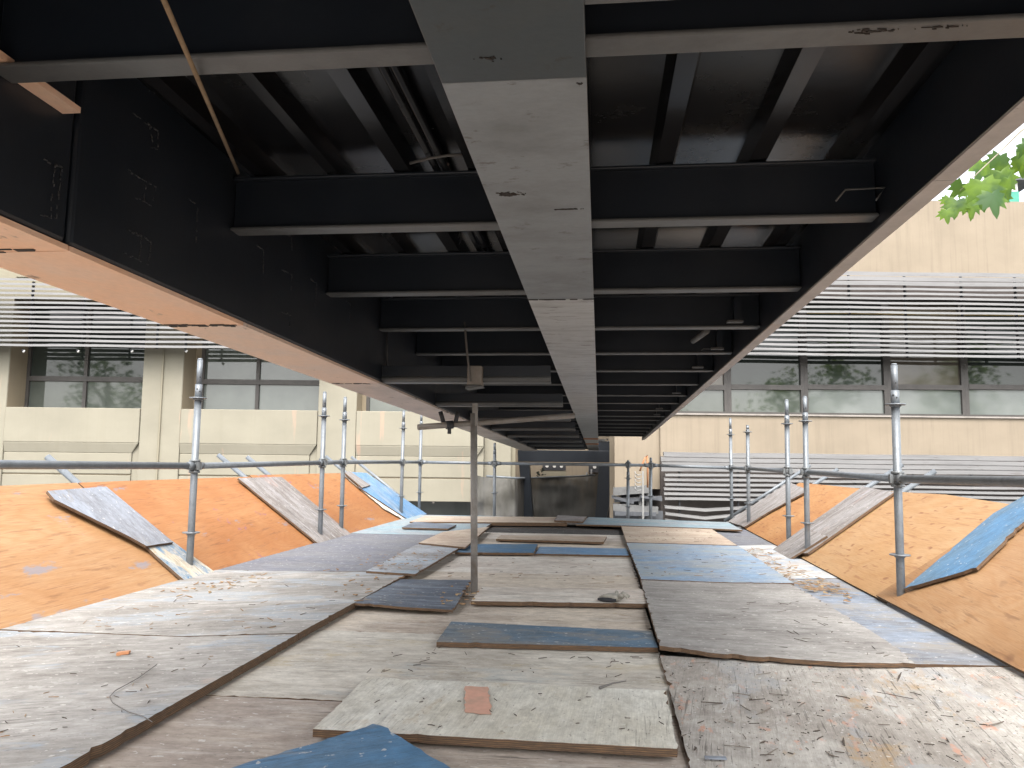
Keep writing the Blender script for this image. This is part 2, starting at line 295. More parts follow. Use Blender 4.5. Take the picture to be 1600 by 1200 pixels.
def netmat():
    mt, nt, b = newmat('grey_shade_net'); N = NT(nt)
    n = N.noise(N.coords('Object', (1, 1, .4)), 1.4, 5, .6)
    N.l(N.mix(N.ramp(n, .35, .7), (.12, .117, .11), (.055, .054, .051)), b.inputs['Base Color']); b.inputs['Roughness'].default_value = .9
    t = N.n('ShaderNodeBsdfTransparent'); mx = N.n('ShaderNodeMixShader')
    g = N.noise(N.coords('Object', (1, 1, 1), (2, 2, 2)), 150, 1, .5)
    N.l(N.ramp(g, .42, .52), mx.inputs[0]); out = nt.nodes['Material Output']
    mr = N.n('ShaderNodeMapRange'); mr.inputs['To Min'].default_value = .70; mr.inputs['To Max'].default_value = .92
    N.l(n, mr.inputs['Value']); N.l(mr.outputs[0], mx.inputs[0])
    N.l(t.outputs[0], mx.inputs[1]); N.l(b.outputs[0], mx.inputs[2]); N.l(mx.outputs[0], out.inputs[0])
    return mt
M['net'] = netmat()

# ------------------------------------------------------------------ mesh builder
class MB:
    def __init__(s): s.bm = bmesh.new(); s.uv = s.bm.loops.layers.uv.new('UVMap'); s.mats = []
    def mi(s, mat):
        if mat is None: return 0
        if isinstance(mat, str): mat = M[mat]
        if mat not in s.mats: s.mats.append(mat)
        return s.mats.index(mat)
    def hexa(s, p, mat=None):
        """8 points: bottom 4 then top 4, same winding"""
        i = s.mi(mat); v = [s.bm.verts.new(q) for q in p]
        for f in ((3, 2, 1, 0), (4, 5, 6, 7), (0, 1, 5, 4), (1, 2, 6, 5), (2, 3, 7, 6), (3, 0, 4, 7)):
            fc = s.bm.faces.new([v[k] for k in f]); fc.material_index = i
            for lp in fc.loops:
                c = lp.vert.co; lp[s.uv].uv = (c.x+c.z*.31, c.y+c.z)
        return s
    def box(s, x0, x1, y0, y1, z0, z1, mat=None):
        return s.hexa([V((x0, y0, z0)), V((x1, y0, z0)), V((x1, y1, z0)), V((x0, y1, z0)), V((x0, y0, z1)), V((x1, y0, z1)), V((x1, y1, z1)), V((x0, y1, z1))], mat)
    def obox(s, c, ax, ay, az, hx, hy, hz, mat=None):
        c = V(c); ax, ay, az = V(ax).normalized()*hx, V(ay).normalized()*hy, V(az).normalized()*hz
        return s.hexa([c-ax-ay-az, c+ax-ay-az, c+ax+ay-az, c-ax+ay-az, c-ax-ay+az, c+ax-ay+az, c+ax+ay+az, c-ax+ay+az], mat)
    def tube(s, p0, p1, r0, r1=None, n=14, mat=None, caps=True, hollow=False):
        i = s.mi(mat); p0, p1 = V(p0), V(p1); r1 = r0 if r1 is None else r1
        d = (p1-p0).normalized(); a = d.orthogonal().normalized(); b = d.cross(a)
        rings = []
        for p, r in ((p0, r0), (p1, r1)):
            rings.append([s.bm.verts.new(p+(a*math.cos(t)+b*math.sin(t))*r) for t in [2*math.pi*k/n for k in range(n)]])
        for k in range(n):
            f = s.bm.faces.new((rings[0][k], rings[0][(k+1) % n], rings[1][(k+1) % n], rings[1][k])); f.smooth = True; f.material_index = i
        if caps:
            f = s.bm.faces.new(rings[0][::-1]); f.material_index = i
            f = s.bm.faces.new(rings[1]); f.material_index = i
        return s
    def pipe(s, p0, p1, r, n=16, mat=None, wall=.0035, depth=.12):
        """open-ended scaffold tube: the bore is visible at both ends"""
        i = s.mi(mat); p0, p1 = V(p0), V(p1); d = (p1-p0).normalized(); a = d.orthogonal().normalized(); b = d.cross(a)
        def ring(p, rr): return [s.bm.verts.new(p+(a*math.cos(2*math.pi*k/n)+b*math.sin(2*math.pi*k/n))*rr) for k in range(n)]
        seq = [ring(p0+d*depth, r-wall), ring(p0, r-wall), ring(p0, r), ring(p1, r), ring(p1, r-wall), ring(p1-d*depth, r-wall)]
        for q in range(5):
            for k in range(n):
                f = s.bm.faces.new((seq[q][k], seq[q][(k+1) % n], seq[q+1][(k+1) % n], seq[q+1][k])); f.smooth = q in (0, 2, 4); f.material_index = i
        hi = s.mi('hole')
        f = s.bm.faces.new(seq[0][::-1]); f.material_index = hi
        f = s.bm.faces.new(seq[5]); f.material_index = hi
        return s
    def path(s, pts, r, n=8, mat=None):
        i = s.mi(mat); pts = [V(p) for p in pts]; rings = []
        a = None
        for k, p in enumerate(pts):
            d = (pts[min(k+1, len(pts)-1)]-pts[max(k-1, 0)]).normalized()
            a = d.orthogonal().normalized() if a is None else (a-d*a.dot(d)).normalized()
            b = d.cross(a); rr = r[k] if isinstance(r, (list, tuple)) else r
            rings.append([s.bm.verts.new(p+(a*math.cos(2*math.pi*j/n)+b*math.sin(2*math.pi*j/n))*rr) for j in range(n)])
        for q in range(len(rings)-1):
            for j in range(n):
                f = s.bm.faces.new((rings[q][j], rings[q][(j+1) % n], rings[q+1][(j+1) % n], rings[q+1][j])); f.smooth = True; f.material_index = i
        for rg in (rings[0][::-1], rings[-1]):
            f = s.bm.faces.new(rg); f.material_index = i
        return s
    def sheet(s, top, down, mat, edge='edge', jit=.006, seg=.12, uvdir=None, rng=None, chip=.0):
        """a board: polygon 'top' (3D points) with ragged outline, extruded by vector 'down'"""
        rng = rng or R; down = V(down)
        top = [V(p) for p in top]; out = []
        cen = sum(top, V())/len(top)
        nrm = V()
        for k in range(len(top)): nrm += (top[k]-cen).cross(top[(k+1) % len(top)]-cen)
        nrm.normalize()
        if nrm.dot(down) > 0: top = top[::-1]; nrm = -nrm
        for k in range(len(top)):
            a, b = top[k], top[(k+1) % len(top)]; L = (b-a).length; n = max(1, int(L/seg)); side = (b-a).cross(nrm).normalized() if L > 0 else V()
            for q in range(n):
                t = (q+ (rng.uniform(-.3, .3) if q else 0))/n
                p = a.lerp(b, t)
                if q:
                    j = rng.gauss(0, jit)
                    if rng.random() < chip: j -= rng.uniform(.004, .02)
                    p = p+side*j
                out.append(p)
        u = V(uvdir).normalized() if uvdir is not None else (top[1]-top[0]).normalized()
        w = nrm.cross(u).normalized(); u = w.cross(nrm)
        mt, me = s.mi(mat), s.mi(edge)
        tv = [s.bm.verts.new(p) for p in out]; bv = [s.bm.verts.new(p+down) for p in out]
        f = s.bm.faces.new(tv); f.material_index = mt
        for lp in f.loops:
            d = lp.vert.co-cen; lp[s.uv].uv = (d.dot(u)+3.7, d.dot(w)+2.9)
        f2 = s.bm.faces.new(bv[::-1]); f2.material_index = me
        acc = 0; n = len(out); th = down.length
        for k in range(n):
            a, b = k, (k+1) % n; L = (out[b]-out[a]).length
            f = s.bm.faces.new((tv[b], tv[a], bv[a], bv[b])); f.material_index = me
            for lp, q in zip(f.loops, ((acc+L, th), (acc, th), (acc, 0), (acc+L, 0))): lp[s.uv].uv = q
            acc += L
        bmesh.ops.triangulate(s.bm, faces=[f_ for f_ in (s.bm.faces[:] if False else [])])
        return s
    def build(s, name, mat=None, parent=None, origin=None, bevel=None):
        if mat is not None: s.mi(mat)
        me = bpy.data.meshes.new(name)
        if origin is None and parent is None:
            mn = V((min(v.co.x for v in s.bm.verts), min(v.co.y for v in s.bm.verts), min(v.co.z for v in s.bm.verts)))
            mx = V((max(v.co.x for v in s.bm.verts), max(v.co.y for v in s.bm.verts), max(v.co.z for v in s.bm.verts)))
            origin = V(((mn.x+mx.x)/2, (mn.y+mx.y)/2, mn.z))
        off = V(origin) if parent is None else world_loc(parent)
        for v in s.bm.verts: v.co -= off
        s.bm.normal_update(); s.bm.to_mesh(me); s.bm.free()
        for mt in s.mats: me.materials.append(mt)
        o = bpy.data.objects.new(name, me); COL.objects.link(o)
        if parent is None: o.location = off
        else: o.parent = parent
        if bevel:
            md = o.modifiers.new('edge', 'BEVEL'); md.width = bevel; md.segments = 2; md.limit_method = 'ANGLE'
        return o
def world_loc(o):
    # roots carry plain translations, except the facade frame whose children are built in its own axes
    if o.get('_local'): return V()
    p = V(o.location)
    while o.parent is not None:
        o = o.parent
        if o.get('_local'): return V()
        p += o.location
    return p
def tag(o, label=None, cat=None, group=None, kind=None):
    for k, v in (('label', label), ('category', cat), ('group', group), ('kind', kind)):
        if v: o[k] = v
    return o
def empty(name, loc, label=None, cat=None, group=None):
    o = bpy.data.objects.new(name, None); COL.objects.link(o); o.location = loc; o.empty_display_size = .2
    return tag(o, label, cat, group)

# ------------------------------------------------------------------ world + sun
w = bpy.data.worlds.new('World'); S.world = w; w.use_nodes = True
nt = w.node_tree; bg = nt.nodes['Background']
sky = nt.nodes.new('ShaderNodeTexSky'); sky.sky_type = 'NISHITA'; sky.sun_disc = False
SUN_EL, SUN_AZ = math.radians(55), math.radians(172)       # azimuth clockwise from +Y
sky.sun_elevation = SUN_EL; sky.sun_rotation = SUN_AZ; sky.dust_density = 4.0; sky.air_density = 1.0; sky.ozone_density = .6
hs = nt.nodes.new('ShaderNodeHueSaturation'); hs.inputs['Saturation'].default_value = .25
nt.links.new(sky.outputs[0], hs.inputs['Color']); nt.links.new(hs.outputs[0], bg.inputs['Color']); bg.inputs['Strength'].default_value = .15
sun = bpy.data.lights.new('sun', 'SUN'); sun.energy = .5; sun.angle = math.radians(40); sun.color = (1, .95, .87)
so = bpy.data.objects.new('sun', sun); COL.objects.link(so)
sd = V((math.sin(SUN_AZ)*math.cos(SUN_EL), math.cos(SUN_AZ)*math.cos(SUN_EL), math.sin(SUN_EL)))
so.rotation_euler = sd.to_track_quat('Z', 'Y').to_euler(); so.location = (0, -10, 20)
S.view_settings.view_transform = 'Standard'; S.view_settings.look = 'None'; S.view_settings.gamma = 1
S.view_settings.exposure = 2.0
cy = S.cycles; cy.max_bounces = 10; cy.diffuse_bounces = 6; cy.glossy_bounces = 4; cy.use_denoising = True
cy.sample_clamp_indirect = 6

# ------------------------------------------------------------------ setting: ground
GZ = -4.6
g = MB(); g.box(-400, 400, -400, 400, GZ-.3, GZ, 'asphalt'); tag(g.build('ground'), kind='structure')

# ------------------------------------------------------------------ scaffold platform (below the plywood)
DY0, DY1 = -2.5, 12.35
pt = empty('scaffold_platform', (-.4, 5, GZ), 'dark timber and tube platform carrying the loose plywood walkway', 'platform')
pb = MB()
y = DY0
while y < DY1-.05:
    y2 = min(y+.225, DY1); pb.sheet([(-2.84, y+.004, -.045), (1.98, y+.004, -.045), (1.98, y2-.004, -.045), (-2.84, y2-.004, -.045)], (0, 0, -.04), 'platform', 'edge', .002, .6, (1, 0, 0)); y = y2
pb.build('plank_deck', None, pt)
lb = MB()
for X in (-2.9, -1.6, -.3, .9, 2.0): lb.tube((X, DY0, -.115), (X, DY1+.1, -.115), .026, mat='galvdk')
lb.build('ledger', None, pt)
for X in (-2.95, 2.05):
    for Y in (-1.8, 1.8, 5.0, 8.4, 12.0):
        lg = MB(); lg.tube((X, Y, GZ), (X, Y, -.14), .026, mat='galvdk'); lg.box(X-.07, X+.07, Y-.07, Y+.07, GZ, GZ+.01, 'galvdk'); lg.build('leg', None, pt)

# ------------------------------------------------------------------ plywood sheets on the walkway
def P(e, z):
    if len(e) == 3: return V((e[1], e[2], z))
    return G(e[0], e[1], z)
def yrow(row, px=760): return G(px, row, 0)[1]
SHEETG = 'plywood sheets and boards covering the walkway'
def lay(name, pts, z, t, mat, label, cat='plywood sheet', jit=.0012, seg=.03, uvdir=(1, 0, 0), chip=.03, group=SHEETG, dz=None):
    b_ = MB(); tp = [P(e, z+(dz[k] if dz else 0)) for k, e in enumerate(pts)]
    b_.sheet(tp, (0, 0, -t), mat, 'edge', jit, seg, uvdir, chip=chip)
    return tag(b_.build(name), label, cat, group)
W = 'w'
zl = .045
lay('plywood_sheet', [(W, -2.8, DY0), (W, -1.39, DY0), (466, 990), (285, 995), (W, -2.8, 3.50)], zl, .034, 'ply_grey', 'long grey sheet at the bottom left corner with a curved wire on it', uvdir=(.93, .35, 0))
lay('plywood_sheet', [(W, -2.8, 3.51), (285, 994), (467, 989), (641, 894), (410, 892), (W, -2.8, 5.62)], zl+.003, .034, 'ply_grey', 'streaky grey sheet below the strip of blue and grey boards on the left ramp', uvdir=(.9, .4, 0))
lay('plywood_sheet', [(W, -2.8, 5.63), (410, 892), (641, 893), (690, 868), (W, -1.5, 8.75), (W, -2.8, 8.75)], zl+.001, .034, 'ply_slate', 'slate grey painted sheet with white splashes beside the left ramp')
lay('plywood_sheet', [(572, 892), (648, 897), (716, 857), (652, 850)], .064, .016, 'ply_paintgrey', 'pale speckled sheet with brown chips left of the rusty prop', chip=.1)
lay('plywood_sheet', [(W, -2.8, 8.76), (W, -1.42, 8.76), (768, 818), (W, -1.45, 12.1), (W, -2.8, 12.1)], zl+.002, .034, 'ply_teal', 'pale teal sheet at the far left end of the walkway')
lay('plywood_sheet', [(654, 848), (727, 855), (764, 823), (692, 831)], .072, .018, 'ply_beige', 'beige sheet lying askew on the teal sheet behind the rusty prop')
lay('plywood_sheet', [(628, 824), (700, 826), (713, 820), (648, 815)], .075, .018, 'ply_navy', 'small dark blue offcut on the far teal sheet', 'plywood offcut')
# centre rows
def row(y0, y1, mat, label, z=0.0, x1=.27, t=.018, **k):
    lay(k.pop('name', 'plywood_sheet'), [(W, -1.50, y0), (W, x1, y0), (W, x1, y1), (W, -1.50, y1)], z, t, mat, label, **k)
ya, yb, yc, yd, ye, yf, yg = yrow(1097, 520), yrow(990, 620), yrow(934), yrow(896), yrow(868), yrow(842), yrow(818)
row(DY0, 1.0, 'ply_brown', 'brown grey sheet below the camera under the bright blue corner')
row(1.006, ya, 'ply_brown', 'brownish bare sheet partly under the white board with the pink patch', .002)
row(ya+.006, yb, 'ply_mid', 'pale grey sheet between the white board and the middle blue board', .004, jit=.004)
row(yb+.006, yc, 'ply_tan', 'tan grey sheet just in front of the navy sheet and white plank', .001)
row(yc+.004, yd, 'ply_tan', 'cracked tan plank with a yellow edge behind the white plank', .006, x1=.285, chip=.15, name='plank', cat='plank')
row(yd+.004, ye, 'ply_plank', 'bleached grey cracked plank in front of the two far blue strips', .003, x1=.285, chip=.15, name='plank', cat='plank')
row(ye+.004, yf, 'ply_tan', 'narrow tan plank partly under the two far blue strips', .004, x1=.29, name='plank', cat='plank')
y1_, y2_ = yf+(yg-yf)*.36, yf+(yg-yf)*.7
row(yf+.004, y1_, 'ply_plank', 'grey plank just behind the far beige batten', .002, x1=.30, name='plank', cat='plank')
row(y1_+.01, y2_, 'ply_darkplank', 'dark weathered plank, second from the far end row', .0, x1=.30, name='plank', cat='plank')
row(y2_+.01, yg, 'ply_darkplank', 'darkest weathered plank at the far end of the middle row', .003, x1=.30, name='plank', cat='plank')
# loose boards over the middle
lay('board', [(489, 1139), (1058, 1170), (1041, 1079), (573, 1058)], .042, .024, 'ply_white', 'large white painted board with a pink patch and splintered right end', 'board', uvdir=(.05, 1, 0), chip=.08, dz=[.0, .002, .0, -.008])
lay('board', [(340, 1206), (571, 1136), (582, 1131), (594, 1133), (706, 1201), (770, 1242), (560, 1380), (240, 1260)], .078, .018, 'ply_blue', 'bright blue board corner poking up at the bottom edge', 'board', uvdir=(.8, .5, 0), dz=[.0, .012, .012, .012, .0, -.004, -.02, -.01], jit=.003)
lay('board', [(682, 1003), (1028, 1012), (1018, 986), (705, 971)], .030, .022, 'ply_blueworn', 'worn blue board lying across the middle in front of the white plank', 'board')
lay('plywood_sheet', [(554, 942), (640, 949), (708, 953), (737, 906), (624, 905)], .036, .014, 'ply_navy', 'navy blue cracked sheet at the foot of the rusty prop', dz=[.012, .004, .0, 0, 0], chip=.15)
lay('plank', [(736, 939), (1052, 944), (1036, 921), (753, 917)], .036, .024, 'ply_plank', 'white grey plank with the crumpled glove on it', 'plank', chip=.15)
lay('board', [(711, 863), (834, 864), (840, 850), (734, 850)], .036, .02, 'ply_blue', 'deep blue strip just right behind the rusty prop', 'board')
lay('board', [(836, 865), (984, 868), (978, 857), (843, 854)], .022, .014, 'ply_bluebright', 'faded blue strip with a ragged edge reaching the right seam', 'board', chip=.3)
lay('batten', [(775, 842), (943, 847), (948, 838), (783, 836)], .040, .022, 'ply_beige', 'long beige batten behind the far blue strips', 'batten')
lay('batten', [(640, 815), (886, 817), (882, 808), (664, 806)], .065, .045, 'ply_beige', 'pale batten along the far end of the walkway, left part', 'batten', seg=.3)
lay('batten', [(866, 813), (911, 815), (917, 807), (871, 805)], .092, .022, 'ply_board', 'short brown broken batten on top of the far pale batten', 'batten', chip=.4)
lay('plywood_sheet', [(900, 819), (1100, 825), (1160, 828), (1138, 816), (920, 808)], .062, .02, 'ply_teal', 'dull teal strip along the far right end of the walkway')
# right column
lay('plywood_sheet', [(W, .205, DY0), (1031, 1024), (1240, 1036), (1420, 1043), (W, 1.9, 3.68), (W, 1.9, DY0)], .018, .018, 'ply_right', 'large spotted sheet at the bottom right with red brown marks', chip=.1, uvdir=(.15, 1, 0))
lay('plywood_sheet', [(1031, 1009), (1110, 1020), (1180, 1026), (1320, 1035), (1430, 1037), (1405, 1014), (1350, 979), (1267, 929), (1236, 913), (1140, 909), (1000, 903)], .040, .018, 'ply_right2', 'dull grey sheet with a chipped front edge right of the seam', chip=.25, dz=[.016, .01, .006, .003, 0, 0, 0, 0, 0, 0, 0])
lay('plywood_sheet', [(1200, 905), (W, 2.0, 6.35), (W, 1.95, 3.69), (1370, 1036)], .016, .014, 'ply_bluegrey', 'blue grey sheet showing beside the foot of the right ramp')
lay('plywood_sheet', [(1002, 905), (1140, 910), (1241, 911), (1154, 853), (979, 848)], .046, .02, 'ply_bluefade', 'sky blue faded sheet in the right column', chip=.12)
lay('plywood_sheet', [(979, 847), (1152, 852), (1105, 822), (970, 820)], .052, .018, 'ply_beige', 'cream beige sheet at the far right beyond the sky blue sheet')
lay('plywood_sheet', [(1120, 853.5), (W, 2.0, 8.86), (W, 2.0, 6.36), (1196, 906)], .020, .016, 'ply_bluewhite', 'flaking white sheet strewn with straw beside the right ramp', chip=.1)
lay('plywood_sheet', [(1060, 826), (W, 2.02, 11.2), (W, 2.0, 8.87), (1100, 854.5)], .018, .016, 'ply_slate', 'dark slate sheet with a white splash at the far right')

# ------------------------------------------------------------------ ramps (toe boards of plywood panels)
LP0, LUP = V((-2.80, 0, 0.03)), V((-.86, 0, .65)).normalized(); LLEN = 1.08
RUP = V((.90, 0, .60)).normalized(); RAX = V((.029, 1, 0)).normalized(); RP0 = V((1.60, 0, .03)); RLEN = 1.08
LN = V((0, 1, 0)).cross(LUP); LN = LN if LN.z > 0 else -LN
RN = RAX.cross(RUP); RN = RN if RN.z > 0 else -RN
def LS(Y, s, off=0): return LP0+V((0, Y, 0))+LUP*(LLEN*s)+LN*off
def RS(Y, s, off=0): return RP0+RAX*Y+RUP*(RLEN*s)+RN*off
def LPX(px, py, off=0): return PL(px, py, LP0+LN*off, LN)
def RPX(px, py, off=0): return PL(px, py, RP0+RN*off, RN)
def panel(name, pts, n, t, mat, label, cat, group, uvdir, jit=.0012, chip=.0, seg=.3):
    b_ = MB(); b_.sheet(pts, -n*t, mat, 'edge', jit, seg, uvdir, chip=chip); return tag(b_.build(name), label, cat, group)
RG = 'plywood panels of the sloping side guards'
panel('plywood_sheet', [LS(-2.0, 0), LS(5.22, 0), LS(5.22, 1.0), LS(-2.0, .97)], LN, .018, 'orange', 'nearest orange plywood panel on the left slope with blue stains', 'plywood panel', RG, (0, 1, 0))
panel('plywood_sheet', [LS(5.24, 0), LS(8.0, 0), LS(8.0, 1.0), LS(5.24, 1.0)], LN, .018, 'orange2', 'orange panel on the left slope with a purple splash, between the two grey strips', 'plywood panel', RG, (0, 1, .1))
panel('plywood_sheet', [LS(8.02, 0, .004), LS(11.9, 0, .004), LS(11.9, 1.0, .004), LS(8.02, 1.02, .004)], LN, .018, 'orange2', 'farthest orange panel on the left slope, in front of the blue board', 'plywood panel', RG, (0, 1, .1))
panel('plywood_sheet', [RS(-2.0, 0, .02), RS(5.33, 0, .02), RS(5.33, .42, .02), RS(5.30, .98, .02), RS(-2.0, .98, .02)], RN, .018, 'pine2', 'nearest brown pine panel on the right slope under the blue board', 'plywood panel', RG, (0, 1, .1))
panel('plywood_sheet', [RS(5.20, 0), RS(7.95, 0), RS(7.95, 1.0), RS(6.6, 1.03), RS(5.20, .98)], RN, .018, 'pine', 'pale knotty panel on the right slope behind the big scaffold post', 'plywood panel', RG, (0, 1, 0))
panel('plywood_sheet', [RS(7.97, 0), RS(11.7, 0), RS(11.7, 1.0), RS(7.97, 1.0)], RN, .018, 'pine3', 'warm orange panel on the right slope beyond the silver plank', 'plywood panel', RG, (0, 1, .05))
def cover(name, pxs, side, off, t, mat, label, uv, cat='board', jit=.001, chip=.015, seg=.04):
    f = LPX if side == 'L' else RPX
    b_ = MB(); n = LN if side == 'L' else RN
    b_.sheet([f(a, c, off) for a, c in pxs], -n*t, mat, 'edge', jit, seg, uv, chip=chip)
    return tag(b_.build(name), label, cat, 'cover boards over the panel joints')
cover('board', [(225, 851), (269, 845), (350, 904), (341, 911), (300, 917)], 'L', .030, .018, 'ply_flaked', 'flaking blue and cream board around the foot of the left front post', LUP)
cover('board', [(74, 767), (85, 780), (204, 839), (229, 853), (271, 847), (166, 760)], 'L', .050, .018, 'ply_galv', 'tapered pale grey board on the upper left slope', LUP)
cover('board', [(372, 747), (440, 745), (551, 836), (506, 851), (496, 848)], 'L', .035, .018, 'ply_board', 'grey brown board on the left slope holding two posts', LUP)
cover('board', [(541, 737), (573, 739), (667, 803), (640, 812), (632, 808), (562, 762)], 'L', .040, .014, 'ply_bluebright', 'faded blue board at the far end of the left slope', LUP)
cover('board', [(536, 742), (545, 741), (641, 811), (634, 814), (600, 795)], 'L', .024, .014, 'ply_plank', 'narrow bleached strip under the faded blue board', LUP, chip=.2)
cover('board', [(538, 738), (566, 762), (579, 758), (547, 736)], 'L', .060, .014, 'ply_board', 'small grey offcut on top of the faded blue board', LUP, 'plywood offcut')
cover('board', [(1412, 920), (1470, 903), (1525, 887), (1600, 815), (1660, 757), (1640, 752), (1552, 802)], 'R', .050, .018, 'ply_blue', 'blue board with a chipped edge on the right slope', RUP, chip=.1)
cover('board', [(1348, 760), (1397, 769), (1262, 864), (1212, 864), (1209, 858)], 'R', .030, .020, 'ply_board', 'long silver plank with reddish grain on the right slope', RUP)
cover('board', [(1256, 824), (1292, 837), (1234, 873), (1207, 859)], 'R', .050, .018, 'ply_board', 'short grey plank piece at the foot of the silver plank', RUP, 'plywood offcut')
cover('board', [(1137, 815), (1163, 823), (1200, 800), (1263, 766), (1233, 753)], 'R', .035, .020, 'ply_board', 'farthest weathered board at the end of the right slope', RUP, chip=.15)

# inclined tubes below the ramps
def putlog(side, px, py, label):
    o_ = -.045
    tip = (LPX if side == 'L' else RPX)(px, py, o_)
    up = LUP if side == 'L' else RUP
    b_ = MB(); b_.pipe(tip-up*1.62, tip, .0242, mat='galv'); tag(b_.build('scaffold_tube'), label, 'scaffold tube', 'sloping tubes under the side panels')
putlog('L', 74, 714, 'sloping tube end sticking up at the far left above the tapered board')
putlog('L', 341, 711, 'left one of two sloping tube ends above the left grey brown board')
putlog('L', 386, 714, 'right one of two sloping tube ends above the left grey brown board')
putlog('L', 509, 713, 'sloping tube end beside the second left post')
putlog('L', 549, 714, 'sloping tube end above the faded blue board')
putlog('R', 1266, 727, 'sloping tube end beside the paired right posts')
putlog('R', 1309, 733, 'sloping tube end above the warm orange right panel')
putlog('R', 1410, 726, 'sloping tube end showing behind the big right post')
putlog('R', 1461, 736, 'sloping tube end right of the big right post')

# ------------------------------------------------------------------ scaffold posts and rails
TR = .0242
posts = {}
def post(key, base, top, ys, rail, label, mat='galv'):
    """base/top: 3D points of the axis; ys: image heights of the collars; rail: image height of the coupler"""
    ax = (top-base); d = ax.normalized(); foot = base-d*.35
    root = empty('scaffold_post', foot, label, 'scaffold post', 'upright scaffold posts of the guard rail')
    def at(py):       # point on the axis seen at image height py
        lo, hi = 0.0, 1.0
        for _ in range(40):
            md = (lo+hi)/2; q = base+ax*md-CO
            yy = 600-FPX*q.dot(_u)/q.dot(_f)
            if yy > py: lo = md
            else: hi = md
        return base+ax*((lo+hi)/2)
    b_ = MB(); sp0 = at(ys[0]) if ys[0] else base+ax*.86
    b_.tube(foot, sp0, TR, mat=mat, n=18); b_.build('tube', None, root)
    # spigot: sleeve with pin holes then a slimmer pin
    L = (top-sp0).length; q = MB(); mid = sp0+d*(L*.34)
    q.tube(sp0, mid, TR*1.05, TR*1.0, n=18, mat=mat); q.tube(mid, top-d*.012, TR*.80, n=18, mat=mat); q.tube(top-d*.012, top, TR*.80, TR*.62, n=18, mat=mat)
    back = (CO-top); back.z = 0; back.normalize()
    side = d.cross(back).normalized()
    for hpos, r_, o in ((L*.16, TR*1.03, .35), (L*.22, TR*1.03, -.4), (L*.52, TR*.8, .3)):
        dirn = (back*math.cos(o)+side*math.sin(o)).normalized(); c_ = sp0+d*hpos
        q.tube(c_+dirn*(r_*.9), c_+dirn*(r_+.0012), .0052, n=8, mat='hole')
    q.build('spigot', None, root)
    for py in ys:
        if not py: continue
        c_ = at(py); k = MB(); k.tube(c_-d*.004, c_+d*.004, TR*2.45, n=20, mat=mat); k.tube(c_-d*.016, c_-d*.004, TR*1.18, TR*1.5, n=18, mat=mat); k.build('collar', None, root)
    c_ = at(rail); k = MB()
    k.tube(c_-d*.04, c_+d*.04, TR*1.28, n=18, mat='galvdk'); k.tube(c_-d*.05, c_-d*.035, TR*1.6, n=18, mat='galvdk'); k.tube(c_+d*.03, c_+d*.045, TR*1.55, n=18, mat='galvdk')
    for a in (0, 1.57, 3.14, 4.71):
        dn = (back*math.cos(a+.5)+side*math.sin(a+.5))
        k.obox(c_+dn*(TR*1.55), dn, d, dn.cross(d), .014, .028, .009, 'galvdk')
    k.build('coupler', None, root)
    posts[key] = c_
def lpost(key, bx, tx, ys, rail, label):
    b_ = LPX(bx[0], bx[1], .02); t_ = FY(tx[0], tx[1], b_.y); post(key, b_, t_, ys, rail, label)
def rpost(key, bx, tx, ys, rail, label):
    b_ = RPX(bx[0], bx[1], .02); t_ = FY(tx[0], tx[1], b_.y); post(key, b_, t_, ys, rail, label)
lpost('a', (296, 882), (313, 560), (622, 832), 728, 'tall left front post standing on the flaking blue board')
lpost('b', (500, 836), (507.5, 612), (650, 796), 723, 'left one of the two posts on the grey brown board')
lpost('c', (533, 826), (539.5, 620), (656, 790), 722, 'right one of the two posts on the grey brown board')
lpost('d', (626.5, 803), (631, 641), (669, 775), 722, 'thin left post on the faded blue board')
lpost('e', (655, 797), (658.6, 644), (0, 769), 722, 'thin post at the far left corner crossing the hanging tube')
def fpost(key, px, top, ys, rail, label, Y=12.45):
    b_ = FY(px, 812, Y); t_ = FY(px+.5, top, Y); post(key, b_, t_, ys, rail, label)
fpost('f', 772.5, 692, (0, 770), 724, 'lone post at the far end just right of the rusty prop')
fpost('g', 981, 719, (747, 791), 726, 'shorter thin post of the far pair right of the black portal')
fpost('h', 1016.5, 715, (0, 775), 727, 'thicker post of the far pair beside the lower louvres')
rpost('i', (1143.5, 806), (1141, 653), (679, 779), 731, 'thin far right post in front of the lower louvres')
rpost('j', (1170, 817), (1168, 664), (675, 786), 732, 'thin post standing on the farthest weathered right board')
rpost('k', (1232.5, 845), (1229, 624), (662, 806), 736, 'left one of the paired posts on the right slope')
rpost('l', (1262, 861), (1257.5, 619), (658, 817), 738, 'right one of the paired posts, on the silver plank')
rpost('m', (1408, 928), (1397, 568), (632, 867), 748, 'biggest nearest post on the right slope')
def rail(p, q, label, ext=(0, 0), ecc=.0, mat='galv'):
    d = (q-p).normalized(); p2, q2 = p-d*ext[0], q+d*ext[1]
    o_ = V((0, 0, 0))
    e_ = empty('guard_rail', p2, label, 'guard rail', 'horizontal tubes of the guard rail')
    b_ = MB(); b_.tube(p2, q2, TR*.96, n=18, mat=mat); b_.build('tube', None, e_)
    for c_, sgn, ex in ((p, 1, ext[0]), (q, -1, ext[1])):
        if ex: continue
        k = MB(); k.tube(c_+d*sgn*.035, c_+d*sgn*.105, TR*1.22, TR*1.08, n=14, mat=mat); k.obox(c_+d*sgn*.045, d, V((0, 0, 1)), d.cross(V((0, 0, 1))), .018, .034, .008, mat); k.build('end_clamp', None, e_)
lend = FX(-140, 725, posts['a'].x-.05)
rail(lend, posts['a'], 'horizontal rail running out of the picture on the left', (1.5, 0))
rail(posts['a'], posts['b'], 'left rail between the tall front post and the grey brown board posts')
rail(posts['b'], posts['c'], 'very short rail joining the two posts on the grey brown board')
